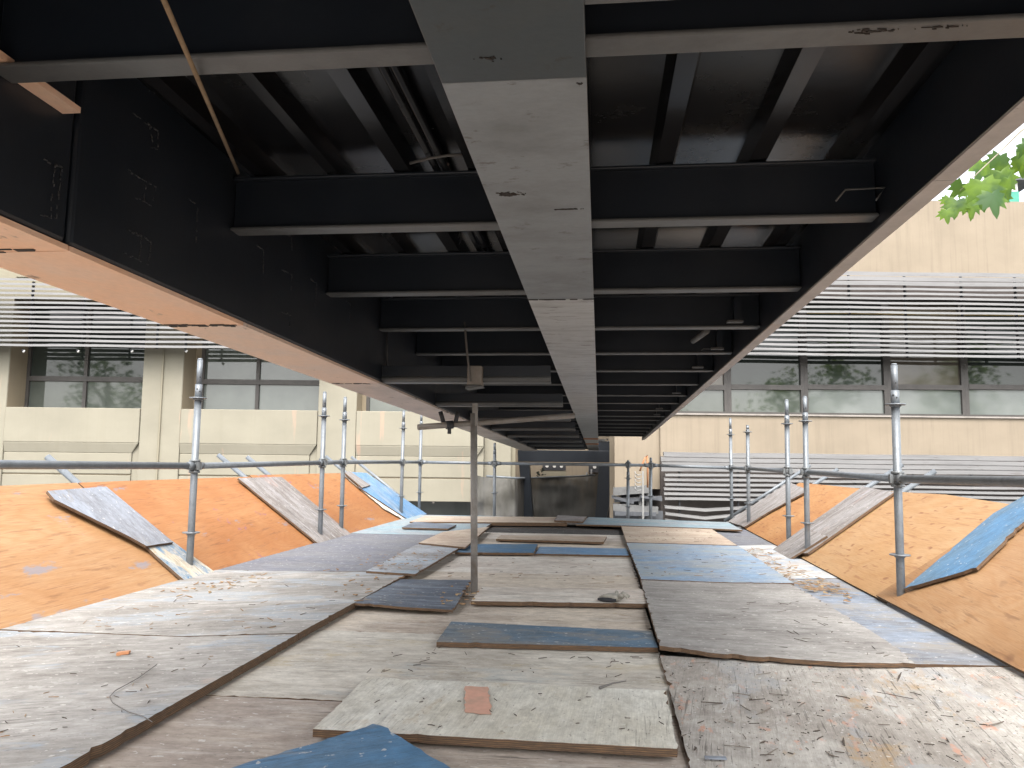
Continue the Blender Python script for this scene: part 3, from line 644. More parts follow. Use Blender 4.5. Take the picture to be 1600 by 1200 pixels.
rail(posts['c'], posts['d'], 'left rail ending at the thin post on the faded blue board')
rail(posts['d'], posts['e'], 'short rail at the far left corner')
rail(posts['e'], posts['f'], 'pale far rail passing behind the rusty prop')
rail(posts['f'], posts['h'], 'far end rail crossing in front of the black portal')
rail(posts['h'], posts['i'], 'bright far rail in front of the lower louvre end')
rail(posts['i'], posts['j'], 'very short rail between the two thin far right posts')
rail(posts['j'], posts['k'], 'right rail ending at the paired posts')
rail(posts['l'], posts['m'], 'right rail between the paired posts and the biggest post')
rend = FX(1640, 754, posts['m'].x-.10)
rail(posts['m'], rend, 'thick grey rail running out of the picture on the right', (0, 4.5), mat='galvdk')

# ------------------------------------------------------------------ rusty prop + hanging tube
pb0 = G(741, 926, .03); ptop = FY(740.5, 634, pb0.y)
pr = empty('prop', pb0, 'rusty upright tube prop standing on the navy sheet', 'prop')
b_ = MB(); b_.pipe(pb0, ptop-V((0, 0, .05)), .0225, mat='rusty'); b_.build('tube', None, pr)
b_ = MB(); b_.box(ptop.x-.008, ptop.x+.024, ptop.y-.02, ptop.y+.02, ptop.z-.13, ptop.z+.015, 'rusty'); b_.build('head_plate', None, pr)
h0, h1 = FY(653, 667.5, 6.35), FY(897, 649.5, 7.0)
ht = empty('hanging_tube', h0, 'grimy scaffold tube hanging level under the bridge behind the rusty prop', 'scaffold tube')
b_ = MB(); b_.pipe(h0, h1, .0248, mat='tubegrey'); b_.build('tube', None, ht)
hc = h0.lerp(h1, .19); b_ = MB(); dd = (h1-h0).normalized()
b_.tube(hc-dd*.03, hc+dd*.03, .034, n=14, mat='bracket'); b_.box(hc.x-.012, hc.x+.012, hc.y-.02, hc.y+.02, hc.z-.075, hc.z+.02, 'bracket')
b_.tube(hc+V((-.05, 0, .02)), hc+V((-.08, 0, .11)), .018, n=10, mat='bracket'); b_.tube(hc+V((.05, 0, .02)), hc+V((.07, 0, .11)), .018, n=10, mat='bracket')
b_.build('beam_clamp', None, ht)

# ------------------------------------------------------------------ steel footbridge overhead
BZ, BT = 1.70, 1.905
BY0 = -.7
bridge = empty('footbridge', (-.4, 2.7, BZ), 'dark steel footbridge seen from below, running overhead to the building', 'footbridge')
TILT = .0163            # the footbridge falls gently away from the viewer
bridge.rotation_euler = (-TILT, 0, 0)
def UT(p):
    p = V(p); p.z += TILT*(p.y-2.7); return p
def FYB(px, py, Y): return UT(FY(px, py, Y))
XL, XR = -1.365, .945
YGL, YGR, YC = 17.3, 17.9, 25.9
# left box girder
FZ = 1.385
b_ = MB(); b_.box(XL-.30, XL, 1.86, YGL, FZ, 2.35, 'black')
gl = b_.build('box_girder', None, bridge, bevel=.012)
b_ = MB(); b_.box(XL-.30, XL-.006, BY0, 1.852, FZ+.004, 2.35, 'black'); b_.build('box_girder', None, bridge, bevel=.012)
# bottom plates: primer with orange ramp bounce coloured in near, worn primer far (each proud of the box)
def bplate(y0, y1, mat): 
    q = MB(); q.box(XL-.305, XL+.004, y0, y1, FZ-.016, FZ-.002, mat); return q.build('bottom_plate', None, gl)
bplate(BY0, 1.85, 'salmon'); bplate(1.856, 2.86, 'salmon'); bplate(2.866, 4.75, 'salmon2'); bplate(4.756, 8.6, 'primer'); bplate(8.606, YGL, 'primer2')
sm = MB()
for yj, n_ in ((2.862, 26), (1.853, 8), (4.753, 8)):
    for k in range(n_):
        x_ = XL-.29+R.random()*.28; w_ = R.uniform(.008, .03); y_ = yj+R.uniform(-.028, .012); h_ = R.uniform(.002, .012)
        sm.box(x_-w_, x_+w_, y_-h_, y_+h_, FZ-.0175-R.random()*.001, FZ-.0158, 'hole')
sm.build('scorch_mark', None, gl)
# stub plate by the near joint
b_ = MB(); b_.box(XL-.004, XL+.045, BY0, 1.80, 1.715, 1.73, 'salmon'); b_.build('stub_plate', None, bridge)
# weld scars on the inner web
WB = [None]
def scar(px, py, px2, py2, wdt=.006):
    a, c = UT(FX(px, py, XL+.001)), UT(FX(px2, py2, XL+.001)); L = (c-a).length; n = max(2, int(L/.012)); 
    for k in range(n):
        if R.random() < .2: continue
        p0, p1 = a.lerp(c, k/n), a.lerp(c, (k+R.uniform(.7, 1.0))/n); j = V((0, R.uniform(-.003, .003), R.uniform(-.003, .003)))
        WB[0].tube(p0+j, p1+j, R.uniform(.4, 1)*wdt*.6, n=5, mat='weld')
for rect in (((70, 250), (97, 262), (90, 343), (64, 335)), ((207, 176), (247, 206), (246, 232), (230, 228)), ((200, 266), (244, 291), (238, 322), (203, 305)), ((195, 356), (237, 378), (233, 413), (194, 396)),
             ((295, 311), (309, 320), (306, 380), (304, 378)), ((402, 383), (412, 391), (411, 437), (409, 436)), ((441, 361), (455, 370), (456, 392), (452, 390)), ((440, 421), (456, 430), (455, 454), (452, 451)), ((485, 436), (495, 443), (492, 481), (488, 478)), ((441, 487), (455, 493), (453, 511), (450, 507)), ((229, 139), (278, 158), (276, 158), (265, 145)), ((540, 470), (548, 475), (546, 500), (544, 498))):
    a, b2, c2, d2 = rect; WB[0] = MB()
    scar(*a, *b2); scar(*b2, *c2, .004)
    if (c2[0]-d2[0]) > 6: scar(*c2, *d2, .003)
    if (b2[0]-a[0]) > 24: scar(a[0]+(b2[0]-a[0])*.65, a[1]+(b2[1]-a[1])*.65, d2[0]+(c2[0]-d2[0])*.65, d2[1]+(c2[1]-d2[1])*.65, .004)
    WB[0].build('weld_scar', None, gl)
# right girder
b_ = MB(); b_.box(XR, XR+.022, BY0, YGR, BZ-.035, 2.30, 'black'); gr = b_.build('edge_girder', None, bridge, bevel=.004)
def rplate(y0, y1, mat):
    q = MB(); q.box(XR-.004, XR+.056, y0, y1, BZ-.045, BZ-.037, mat); return q.build('bottom_flange', None, gr)
for y0, y1, mt in ((BY0, 2.28, 'pinkgrey'), (2.284, 4.4, 'pinkgrey'), (4.404, 6.9, 'primer2'), (6.904, 10.5, 'primer2'), (10.504, YGR, 'primer2')): rplate(y0, y1, mt)
b_ = MB(); b_.box(XR+.024, XR+.2, BY0, YGR, 2.2, 2.30, 'black'); b_.build('top_flange', None, gr)
# centre beam: wide bottom flange, two webs
b_ = MB()
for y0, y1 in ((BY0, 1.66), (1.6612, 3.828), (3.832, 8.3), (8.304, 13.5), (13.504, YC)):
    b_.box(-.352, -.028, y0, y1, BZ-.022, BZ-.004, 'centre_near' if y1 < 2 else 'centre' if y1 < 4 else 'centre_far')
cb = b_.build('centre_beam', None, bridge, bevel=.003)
b_ = MB(); b_.box(-.31, -.07, BY0, YC, BZ-.003, BT+.02, 'black'); b_.build('web', None, cb)
b_ = MB(); b_.box(-.356, -.024, 17.6, 18.2, BZ-.03, BZ-.0225, 'orangepipe'); b_.box(-.356, -.024, 20.3, 21.0, BZ-.03, BZ-.0225, 'orangepipe'); b_.build('strap', None, cb)
def blotch(px, py, w_, h_, z, n, name, parent):
    q = MB(); rb = random.Random(px)
    c = UT(G(px, py, z))
    for k in range(n):
        a = rb.uniform(0, 6.28); r_ = rb.random()**.7; x, y = c.x+math.cos(a)*r_*w_, c.y+math.sin(a)*r_*h_; sx, sy = rb.uniform(.15, .45)*w_*(1.1-r_), rb.uniform(.2, .6)*h_*(1.1-r_); zz = z-.0012*rb.random()
        t_ = rb.uniform(-.5, .5)
        q.hexa([V((x-sx, y-sy*.4, zz-.001)), V((x+sx*t_, y-sy, zz-.001)), V((x+sx, y+sy*.5, zz-.001)), V((x-sx*t_, y+sy, zz-.001)), V((x-sx, y-sy*.4, zz+.004)), V((x+sx*t_, y-sy, zz+.004)), V((x+sx, y+sy*.5, zz+.004)), V((x-sx*t_, y+sy, zz+.004))], 'burnt')
    q.build(name, None, parent)
for px, py, w_, h_, n in ((795, 306, .055, .022, 26), (885, 328, .055, .008, 16), (905, 142, .012, .008, 6), (700, 262, .006, .006, 4), (762, 105, .03, .012, 10)): blotch(px, py, w_, h_, BZ-.0222, n, 'burn_mark', cb)
q = MB(); rb = random.Random(4); ys = 3.83
for k in range(40):
    x = rb.uniform(-.35, -.03); q.box(x-rb.uniform(.004, .02), x+rb.uniform(.004, .02), ys-rb.uniform(.001, .012), ys+rb.uniform(.001, .008), BZ-.0238, BZ-.0215, 'burnt')
q.build('seam_rust', None, cb)
# cross beams
ybot = [347, 456, 515, 554.7, 582, 603, 620, 632, 643, 652, 658, 664]
yy = [1.58]+[.894/((726.5-v)/FPX+TILT) for v in ybot]
while yy[-1] < YC-1.3: yy.append(yy[-1]+.98)
yy = [-.5, .54]+yy
def beam(x0, x1, y, zb, zt, fl=.075):
    q = MB(); q.box(x0, x1, y-fl*.16, y+fl*.16, zb+.008, zt, 'black')      # web
    q.box(x0, x1, y-fl*.5, y+fl*.5, zb, zb+.012, 'flange'); q.box(x0, x1, y-fl*.5, y+fl*.5, zt-.012, zt, 'black')
    return q.build('cross_beam', None, bridge, bevel=.004)
xl1, xr0 = -.314, -.066
for i, y in enumerate(yy):
    lb_ = beam(XL+.002, xl1, y, BZ, BT)
    if y > YGR: continue
    rb_ = beam(xr0, XR-.002, y, BZ, BT)
    if i in (5, 6, 7, 9, 11, 12):
        q = MB(); x = XR-.10-.02*(i % 3); q.box(x-.06, x+.03, y-.10, y-.045, BZ+.02, BZ+.032, 'flange'); q.box(x-.02, x+.02, y-.10, y-.05, BZ+.034, BZ+.16, 'black'); q.build('bracket', None, rb_)
# low channels between the box girder and the centre beam
for y in (4.86, 6.5, 8.2, 9.9, 11.6, 13.3, 15.0, 16.7):
    q = MB(); q.box(XL+.002, -.30, y-.045, y-.037, FZ+.0, FZ+.105, 'black'); q.box(XL+.002, -.30, y-.037, y+.05, FZ, FZ+.012, 'flange'); q.tube((XL+.002, y-.035, FZ+.02), (-.30, y-.035, FZ+.02), .021, n=12, mat='flange')
    q.build('cross_channel', None, bridge, bevel=.003)
blotch(1365, 62, .05, .012, BZ-.0005, 18, 'burn_mark', bridge); blotch(1470, 56, .05, .006, BZ-.0005, 12, 'burn_mark', bridge)
# flat bar close to the first beam on the right
b_ = MB(); b_.box(xr0, XR-.002, 1.30, 1.405, BZ-.012, BZ, 'flange'); b_.box(xr0, XR-.002, 1.30, 1.31, BZ+.001, BZ+.07, 'black'); b_.build('flat_bar', None, bridge)
# diagonal brace and square loop welded on the right
b_ = MB(); a = FYB(1105, 517, 4.85); c = FYB(1083, 533, 5.4); b_.tube(a, c, .018, n=8, mat='flange'); b_.build('brace', None, bridge)
def loop(pts, Y, r=.0035):
    q = MB(); L = [FYB(px, py, Y) for px, py in pts]; q.path(L, r, 6, 'flange'); q.build('wire_loop', None, bridge)
loop([(1306, 314), (1321, 296), (1383, 293), (1369, 313)], 2.655); loop([(1096, 548), (1099, 545), (1123, 545), (1127, 548)], 5.68)
# deck sheet with ribs
b_ = MB(); b_.box(XL, -.03, BY0, YC-.6, 1.965, 1.985, 'deckplate'); b_.box(-.029, XR, BY0, YGR, 1.965, 1.985, 'deckplate'); dk = b_.build('deck_plate', None, bridge)
hd = BT-CAMZ
for s0, s1 in ((.184, .252), (.483, .553), (.775, .835), (-.116, -.06), (-.455, -.40), (-.714, -.644), (-.955, -.90), (-1.22, -1.16)):
    q = MB(); x0, x1 = s0*hd+.0, s1*hd; BY1 = YGR if x0 > 0 else YC-.6
    q.hexa([V((x0+.008, BY0, BT+.002)), V((x1-.008, BY0, BT+.002)), V((x1-.008, BY1, BT+.002)), V((x0+.008, BY1, BT+.002)), V((x0-.012, BY0, 1.966)), V((x1+.012, BY0, 1.966)), V((x1+.012, BY1, 1.966)), V((x0-.012, BY1, 1.966))], 'deckplate')
    q.build('rib', None, dk)
for x in (-.600, -.565): 
    q = MB(); q.tube((x, BY0, 1.935), (x, YGL, 1.935), .014, n=10, mat='deckplate'); q.build('conduit', None, dk)
q = MB(); q.path([FY(640, 255, 2.62), FY(672, 247, 2.6), FY(700, 243, 2.58), FY(728, 241, 2.6)], .005, 6, 'wire'); q.build('cable', None, dk)
b_ = MB(); b_.box(-1.8, -.03, BY0, YC-.6, 1.99, 2.12, 'black'); b_.box(-.029, 1.25, BY0, YGR, 1.99, 2.12, 'black'); b_.build('walkway_slab', None, bridge)
# clamp with a cable tail on the left
b_ = MB(); c = FYB(742, 588, 4.80); b_.box(c.x-.04, c.x+.05, c.y-.05, c.y+.05, c.z-.06, c.z+.06, 'tubegrey'); b_.hexa([c+V((-.05, -.06, -.085)), c+V((.06, -.06, -.07)), c+V((.06, .05, -.07)), c+V((-.05, .05, -.085)), c+V((-.045, -.06, -.06)), c+V((.05, -.06, -.06)), c+V((.05, .05, -.06)), c+V((-.045, .05, -.06))], 'flange'); cl = b_.build('clamp', None, bridge, bevel=.008)
q = MB(); q.path([FYB(726, 503, 4.74), FYB(728, 530, 4.74), FYB(731, 560, 4.74), FYB(735, 596, 4.74)], .007, 6, 'wire'); q.build('cable', None, cl)
q = MB(); a = UT(FX(605, 515, XL+.012)); c = UT(FX(604.5, 576, XL+.012)); q.tube(a, c, .006, n=6, mat='weld'); q.build('weld_seam', None, bridge)
# stick wedged between the beams
b_ = MB(); a, c = FY(250, -14, 1.15), FY(372, 270, 2.60); b_.tube(a, c, .0052, .0062, n=8, mat='rope'); tag(b_.build('stick'), 'thin tan stick wedged between the first two beams on the left', 'stick')

# ------------------------------------------------------------------ building
FA = .113
bd = empty('building', (0, 21.75, 0), 'cream and tan office building with louvre screens beyond the walkway', 'building')
bd.rotation_euler = (0, 0, FA); bd['_local'] = 1
FO = V((0, 21.75, 0)); FU = V((math.cos(FA), math.sin(FA), 0)); FN = V((-math.sin(FA), math.cos(FA), 0))
def FQ(px, py, d=0.0):
    p = PL(px, py, FO+FN*d, FN)-FO; return p.dot(FU), p.z
def U(px, py=640, d=0.0): return FQ(px, py, d)[0]
def Z(py, px=800, d=0.0): return FQ(px, py, d)[1]
ROOF = Z(314, 1500, .3)
UL, UR = U(-260), U(1900)
piers = [(U(-60), U(9)), (U(220), U(283)), (U(497), U(557)), (U(-330), U(-268))]
sill = Z(638, 200)
wtop = Z(468, 150)
def part(mb, name, parent=bd, **k): return mb.build(name, None, parent, **k)
ue = U(757)                                    # right end of the cream wing
for (a, c) in piers:
    q = MB(); q.box(a, c, 0, 1.6, GZ, wtop+.01, 'cream'); part(q, 'pilaster', bevel=.02)
q = MB(); q.box(U(250), U(250)+.05, -.05, -.001, GZ, Z(546, 250), 'creamplain'); part(q, 'downpipe')
q = MB(); q.box(UL, ue, 0.004, 1.6, wtop+.012, ROOF-.5, 'creamplain'); q.box(UL, ue, .0, 1.6, ROOF-.496, ROOF, 'creamplain'); part(q, 'upper_wall')
q = MB(); q.box(U(10), U(80), -.03, .003, Z(433, 40), Z(408, 40), 'creamplain'); part(q, 'wall_panel')
bays = [(U(-268), U(-60)), (U(9), U(220)), (U(283), U(497)), (U(557), ue)]
zl0, zl1, zg = Z(692, 200), Z(708, 200), Z(742, 200)
zbot = Z(783, 600)
for k, (a, c) in enumerate(bays):
    q = MB(); q.box(a+.01, c-.01, -.03, .85, zl0, sill, 'cream')
    q.hexa([V((a+.01, .04, zl1)), V((c-.2, .04, zl1)), V((c-.2, .85, zl1)), V((a+.01, .85, zl1)), V((a+.01, -.03, zl0-.002)), V((c-.01, -.03, zl0-.002)), V((c-.01, .85, zl0-.002)), V((a+.01, .85, zl0-.002))], 'cream')
    lo = zbot if k == 3 else GZ
    q.box(a+.01, c-.2, .035, .85, zg+.02, zl1-.002, 'cream'); q.box(a+.01, c-.2, .035, .85, lo, zg-.015, 'cream'); q.box(a+.01, c-.2, .06, .85, zg-.014, zg+.019, 'reveal')
    q.box(c-.198, c-.004, .08, .84, lo, zl0-.004, 'cream')
    part(q, 'spandrel', bevel=.015)
    if k == 3:
        q = MB(); q.box(a, c, .9, 1.0, GZ, zbot+.1, 'pane_mid'); q.box(a, c, .55, .89, zbot-.02, zbot+.08, 'coping'); part(q, 'shutter')
# recess reveals + windows of the cream wing
def window(u0, u1, z0, z1, d, cols, rows_, panes, fr='frame', t=.09):
    w_ = MB(); w_.box(u0, u1, d, d+.12, z0, z0+t*.6, fr); w_.box(u0, u1, d, d+.12, z1-t, z1, fr); w_.box(u0, u0+t, d, d+.12, z0+t*.6, z1-t, fr); w_.box(u1-t, u1, d, d+.12, z0+t*.6, z1-t, fr)
    for c in cols: w_.box(c-.05, c+.05, d+.012, d+.11, z0+t*.6, z1-t, fr if fr == 'frame' else fr)
    for r in rows_: w_.box(u0+t, u1-t, d-.012, d+.10, r-.07, r+.07, fr)
    fo = w_.build('window', None, bd)
    us = [u0+t]+list(cols)+[u1-t]; zs = [z0+t*.6]+list(rows_)+[z1-t]
    for i in range(len(us)-1):
        for j in range(len(zs)-1):
            p_ = MB(); p_.box(us[i], us[i+1], d+.075+.002*((i+j) % 3), d+.09+.002*((i+j) % 3), zs[j], zs[j+1], panes[(j*(len(us)-1)+i) % len(panes)]); p_.build('pane', None, fo)
    return fo
dw = .80
def Ud(px, py, d=dw): return U(px, py, d)
for (px0, px1, pm, tr, pn) in ((40, 220, 132, 592, ['pane_mid', 'pane_mid', 'pane_dark', 'pane_dark']), (313, 491, 402, 597, ['pane_pale', 'pane_pale', 'pane_mid', 'pane_mid']), (573, 760, 640, 600, ['pane_mid', 'pane_mid', 'pane_mid', 'pane_dark']), (-235, -62, -150, 590, ['pane_mid'])):
    u0, u1 = Ud(px0, 600), Ud(px1, 600)+.3
    window(u0, u1, sill-.02, wtop-.02, dw, [Ud(pm, 600)], [Z(tr, pm, dw)], pn)
q = MB()
for (a, c), px0 in zip(bays, (-235, 40, 313, 573)):
    q.box(a-.3, Ud(px0, 600), dw+.001, 1.6, sill-.1, wtop, 'reveal')
    q.box(a-.01, a+.004, .03, dw, sill+.002, wtop, 'reveal')
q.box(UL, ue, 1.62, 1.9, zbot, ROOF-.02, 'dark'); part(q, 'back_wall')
# stepped link between the wings
uc0, uc1 = U(757), U(806, 640, .75)
q = MB(); q.box(ue+.002, U(799, 640, .35), .35, 1.6, GZ, ROOF-.01, 'cream'); q.box(U(799, 640, .35)+.004, uc1, .5, 1.6, GZ, ROOF-.02, 'creamplain'); part(q, 'link_wall')
# tan wing
dt = .30
z_s = Z(651, 1300, dt); z_w = Z(540, 1300, dt); z_h = Z(430, 1450, dt)
ut0 = uc1+.004; uo1 = U(1032, 740, dt); zop = Z(764, 1000, dt)
DR = 6.4; ur0 = U(961, 700, dt)
q = MB(); q.hexa([V((ur0, dt+.1, zop)), V((uo1, dt+.1, zop)), V((uo1, 1.5, zop)), V((ur0+.18, 1.5, zop)), V((ur0, dt+.1, ROOF-.03)), V((uo1, dt+.1, ROOF-.03)), V((uo1, 1.5, ROOF-.03)), V((ur0+.18, 1.5, ROOF-.03))], 'tan')
q.box(U(700, 700, DR), U(1100, 700, DR), DR, DR+.3, GZ, ROOF-.4, 'tan'); q.hexa([V((ur0, 1.51, GZ)), V((ur0+.3, 1.51, GZ)), V((ur0+1.4, DR, GZ)), V((ur0+1.1, DR, GZ)), V((ur0, 1.51, ROOF-.4)), V((ur0+.3, 1.51, ROOF-.4)), V((ur0+1.4, DR, ROOF-.4)), V((ur0+1.1, DR, ROOF-.4))], 'tan'); q.box(uc1-.25, uc1, 1.61, DR, GZ, ROOF-.4, 'tan')
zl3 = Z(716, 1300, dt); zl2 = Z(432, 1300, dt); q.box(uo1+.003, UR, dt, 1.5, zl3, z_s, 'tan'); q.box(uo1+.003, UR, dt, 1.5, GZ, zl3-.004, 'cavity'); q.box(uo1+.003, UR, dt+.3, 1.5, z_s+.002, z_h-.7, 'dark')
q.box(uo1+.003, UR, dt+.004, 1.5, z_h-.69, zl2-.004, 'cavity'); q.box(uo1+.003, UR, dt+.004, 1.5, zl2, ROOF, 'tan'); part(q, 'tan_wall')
q = MB(); q.box(U(1045), UR, dt-.06, dt+.02, z_s+.004, z_s+.05, 'coping'); part(q, 'sill_strip')
# strip windows: each bay one window
mul = [(1010, 1137), (1137, 1257), (1257, 1387), (1387, 1508), (1508, 1640), (1640, 1775)]
pn_ = [['pane_mid', 'pane_tan'], ['pane_mid', 'pane_dark'], ['pane_pale', 'pane_dark'], ['pane_pale', 'pane_tan'], ['pane_pale', 'pane_dark'], ['pane_pale', 'pane_mid']]
for (a, c), pn in zip(mul, pn_):
    window(U(a, 600, dt+.1)+.001, U(c, 600, dt+.1)-.001, z_s+.052, z_h-.72, dt+.10, [], [Z(605, (a+c)/2, dt+.1)], pn, t=.10)
# roof, body, floors
q = MB(); q.box(UL, ue, 1.92, 11, GZ, ROOF-.41, 'tan'); q.box(uo1, UR, 1.92, 11, GZ, ROOF-.41, 'tan'); part(q, 'body')
q = MB(); q.box(UL, uc1-.3, 1.0, 11, ROOF-.39, ROOF-.3, 'coping'); q.box(uo1+.2, UR, 1.0, 11, ROOF-.39, ROOF-.3, 'coping'); part(q, 'roof')
# ground-floor opening, dark inside
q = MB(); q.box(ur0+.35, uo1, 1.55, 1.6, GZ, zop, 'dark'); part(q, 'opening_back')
# louvre screens
def louvre(px0, px1, ytop, ybot, pitch, d0, brackets, refx, packed=0, sag=None, label=None):
    z0, z1 = Z(ybot, refx, d0), Z(ytop, refx, d0); u0, u1 = U(px0, 500, d0), U(px1, 500, d0)
    q = MB(); zz = z0; k = 0; sl = pitch
    n = int((z1-z0)/pitch)+1
    for i in range(n):
        zc = z0+i*pitch
        uu0 = u0+R.uniform(-.06, .06)
        # slats are bent down where the screen was hit
        pts = [uu0]; m_ = 14
        us = [uu0+(u1-uu0)*t/m_ for t in range(m_+1)]
        if sag and i < sag[0]:
            us = sorted(us+[sag[1]])
        def dz(u):
            if sag and i < sag[0]:
                return -sag[2]*(1-i/(sag[0]+1.0))*max(0, 1-abs(u-sag[1])/sag[3])
            return 0.012*math.sin(u*1.7+i*.9)*.6
        for t in range(len(us)-1):
            a, c = us[t], us[t+1]; za, zc2 = zc+dz(a), zc+dz(c)
            h = .062 if i < n-packed else pitch-.018
            q.hexa([V((a, d0-.06, za)), V((c, d0-.06, zc2)), V((c, d0+.06, zc2+.035)), V((a, d0+.06, za+.035)), V((a, d0-.055, za+h)), V((c, d0-.055, zc2+h)), V((c, d0+.06, zc2+h+.02)), V((a, d0+.06, za+h+.02))], 'louvre')
    lo = q.build('louvre_screen', None, bd)
    for b in brackets:
        q = MB(); ub = U(b, 500, d0); q.box(ub-.022, ub+.022, d0+.062, d0+.13, z0-.01, z1-.01, 'bracket'); q.build('bracket', None, lo)
    return lo
pitch = .131
LV1 = louvre(-300, 520, 440, 543, pitch*.98, -.55, (-60, 45, 128, 245, 290, 380), 200)
LV2 = louvre(1000, 1760, 426, 556, pitch, -.35, (1080, 1160, 1330, 1418, 1507, 1592, 1700), 1300, packed=3)
LV3 = louvre(1034, 1760, 712, 812, .128, -.30, (1060, 1150, 1240, 1330, 1420, 1510, 1600), 1100, packed=4, sag=(4, U(1101, 780, -.3), .42, 2.4))
q = MB(); q.box(U(1262, 500, .1), U(1760, 500, .1), .1, .16, Z(491, 1400, .1), Z(487, 1400, .1), 'yellow'); q.build('tray', None, LV2)
# small lamps under the left louvres
for px in (36, 121, 205, 290):
    q = MB(); u_, z_ = FQ(px, 546, -.5); q.box(u_-.02, u_+.02, -.52, -.48, z_-.05, z_, 'bracket'); q.tube((u_+.01, -.5, z_-.08), (u_+.05, -.5, z_-.02), .025, n=8, mat='white'); q.build('spotlight', None, LV1)
# vent lever on the cream wall foot
q = MB(); u_, z_ = FQ(676, 778, .1); q.box(u_-.12, u_+.14, .08, .2, z_+.02, z_+.07, 'coping'); q.box(u_+.0, u_+.05, .08, .14, z_-.14, z_+.02, 'coping'); part(q, 'wall_bracket')
# gauge boards on the tan wall behind the portal
def board(px0, px1, py0, py1, n):
    d_ = DR-.1; u0, z1 = FQ(px0, py0, d_); u1, z0 = FQ(px1, py1, d_)
    q = MB(); q.box(u0, u1, d_, d_+.08, z0, z1, 'bracket'); o_ = part(q, 'control_panel')
    for k in range(n):
        q = MB(); uu = u0+(u1-u0)*(k+.6)/(n+.2); q.tube((uu, d_-.03, (z0+z1)/2+.03), (uu, d_, (z0+z1)/2+.03), .06, n=12, mat='white'); q.build('dial', None, o_)
board(848, 884, 724, 735, 3); board(920, 938, 724, 738, 1)
q = MB(); a, z1 = FQ(848, 736, DR-.1); c, z0 = FQ(884, 746, DR-.1); q.box(a, c, DR-.1, DR-.01, z0, z1, 'creamplain'); part(q, 'cabinet')

# ------------------------------------------------------------------ black portal under the bridge end
PY = 26.5
pm = empty('portal_frame', FY(880, 900, PY), 'black steel portal frame supporting the far end of the footbridge', 'portal frame')
def ppost(tl, tr_, bl, br, yt, yb_, name='post'):
    q = MB(); dpt = V((0, .35, 0)); ext = 2.2
    A, B, C_, D = FY(tl, yt, PY), FY(tr_, yt, PY), FY(br, yb_, PY), FY(bl, yb_, PY)
    C2, D2 = B.lerp(C_, ext), A.lerp(D, ext); kk = 4.6
    q.hexa([D2, C2, C2+dpt, D2+dpt, A, B, B+dpt, A+dpt], 'black'); return q.build(name, None, pm, bevel=.01)
ppost(811, 827, 817, 832.5, 724, 806); ppost(936, 957, 930, 954, 724, 806)
q = MB(); A, B = FY(809, 703, PY), FY(956, 704.5, PY); C_, D = FY(956, 722.5, PY), FY(809.5, 721.5, PY); o_ = V((0, -.02, 0)); dd = V((0, .40, 0))
q.hexa([D+o_, C_+o_, C_+dd, D+dd, A+o_, B+o_, B+dd, A+dd], 'black'); q.build('lintel', None, pm, bevel=.01)
q = MB(); A, B = FY(930, 690, PY+.1), FY(956.5, 690, PY+.1); C_, D = FY(956.5, 707, PY+.1), FY(930, 707, PY+.1); dd = V((0, .3, 0)); q.hexa([D, C_, C_+dd, D+dd, A, B, B+dd, A+dd], 'black'); q.build('bearing_block', None, pm)
q = MB(); A = FY(943, 689, PY+.1)
for k in range(26):
    p = A+V((R.uniform(-.2, .2), R.uniform(-.05, .25), R.uniform(-.02, .06))); q.obox(p, (R.uniform(-1, 1), R.uniform(-1, 1), R.uniform(-.3, .3)), (R.uniform(-1, 1), 1, 0), (0, 0, 1), .05, .03, .008, 'junklt')
q.build('rag', None, pm)
q = MB(); q.path([FY(957, 740, PY), FY(957, 770, PY-.05), FY(954, 795, PY-.1), FY(950, 815, PY-.1)], .012, 6, 'wire'); q.path([FY(955, 760, PY), FY(952, 790, PY-.05), FY(947, 815, PY-.1)], .012, 6, 'wire'); q.build('cable', None, pm)

# ------------------------------------------------------------------ debris net, pipe, junk behind
nb = MB(); NYp = 27.4; nx = 40
tops = [(742, 742), (752, 745), (800, 749), (830, 747.5), (870, 746.5), (905, 745.5), (934, 741.5)]
def ytop(px):
    for (a, ya_), (c, yc_) in zip(tops, tops[1:]):
        if a <= px <= c: return ya_+(yc_-ya_)*(px-a)/(c-a)
    return tops[-1][1]
grid = []
for i in range(nx+1):
    px = 742+(936-742)*i/nx; rowv = []; Yn = 20.9 if px < 806 else min(NYp, 20.9+(px-806)*.45)
    for j in range(9):
        yy_ = ytop(px)+(860-ytop(px))*j/8; p = FY(px, yy_, Yn); p.y += .07*math.sin(i*1.1+j*.5)+.05*math.sin(i*2.3-j)+.12*math.sin(j*1.9+i*.25)
        rowv.append(nb.bm.verts.new(p))
    grid.append(rowv)
mi_ = nb.mi('net')
for i in range(nx):
    for j in range(8):
        f = nb.bm.faces.new((grid[i][j], grid[i][j+1], grid[i+1][j+1], grid[i+1][j])); f.smooth = True; f.material_index = mi_
no = nb.build('debris_net'); tag(no, 'sagging grey debris net hung behind the black portal', 'net')
q = MB(); q.path([FY(760, 744, 20.7), FY(806, 747, 20.7), FY(821, 747, NYp-.1), FY(850, 746, NYp-.1), FY(905, 744, NYp-.1), FY(930, 742, NYp-.1)], .03, 8, 'galv'); tag(q.build('pipe'), 'pale pipe along the top edge of the debris net', 'pipe')
for px, top_, lab in ((917, 738, 'left one of two thin struts behind the net by the right portal post'), (924, 733, 'right one of two thin struts behind the net by the right portal post')):
    q = MB(); q.tube(FY(px, 860, NYp+.3), FY(px, top_, NYp+.3), .03, n=8, mat='junklt'); tag(q.build('strut'), lab, 'strut', 'struts behind the net')
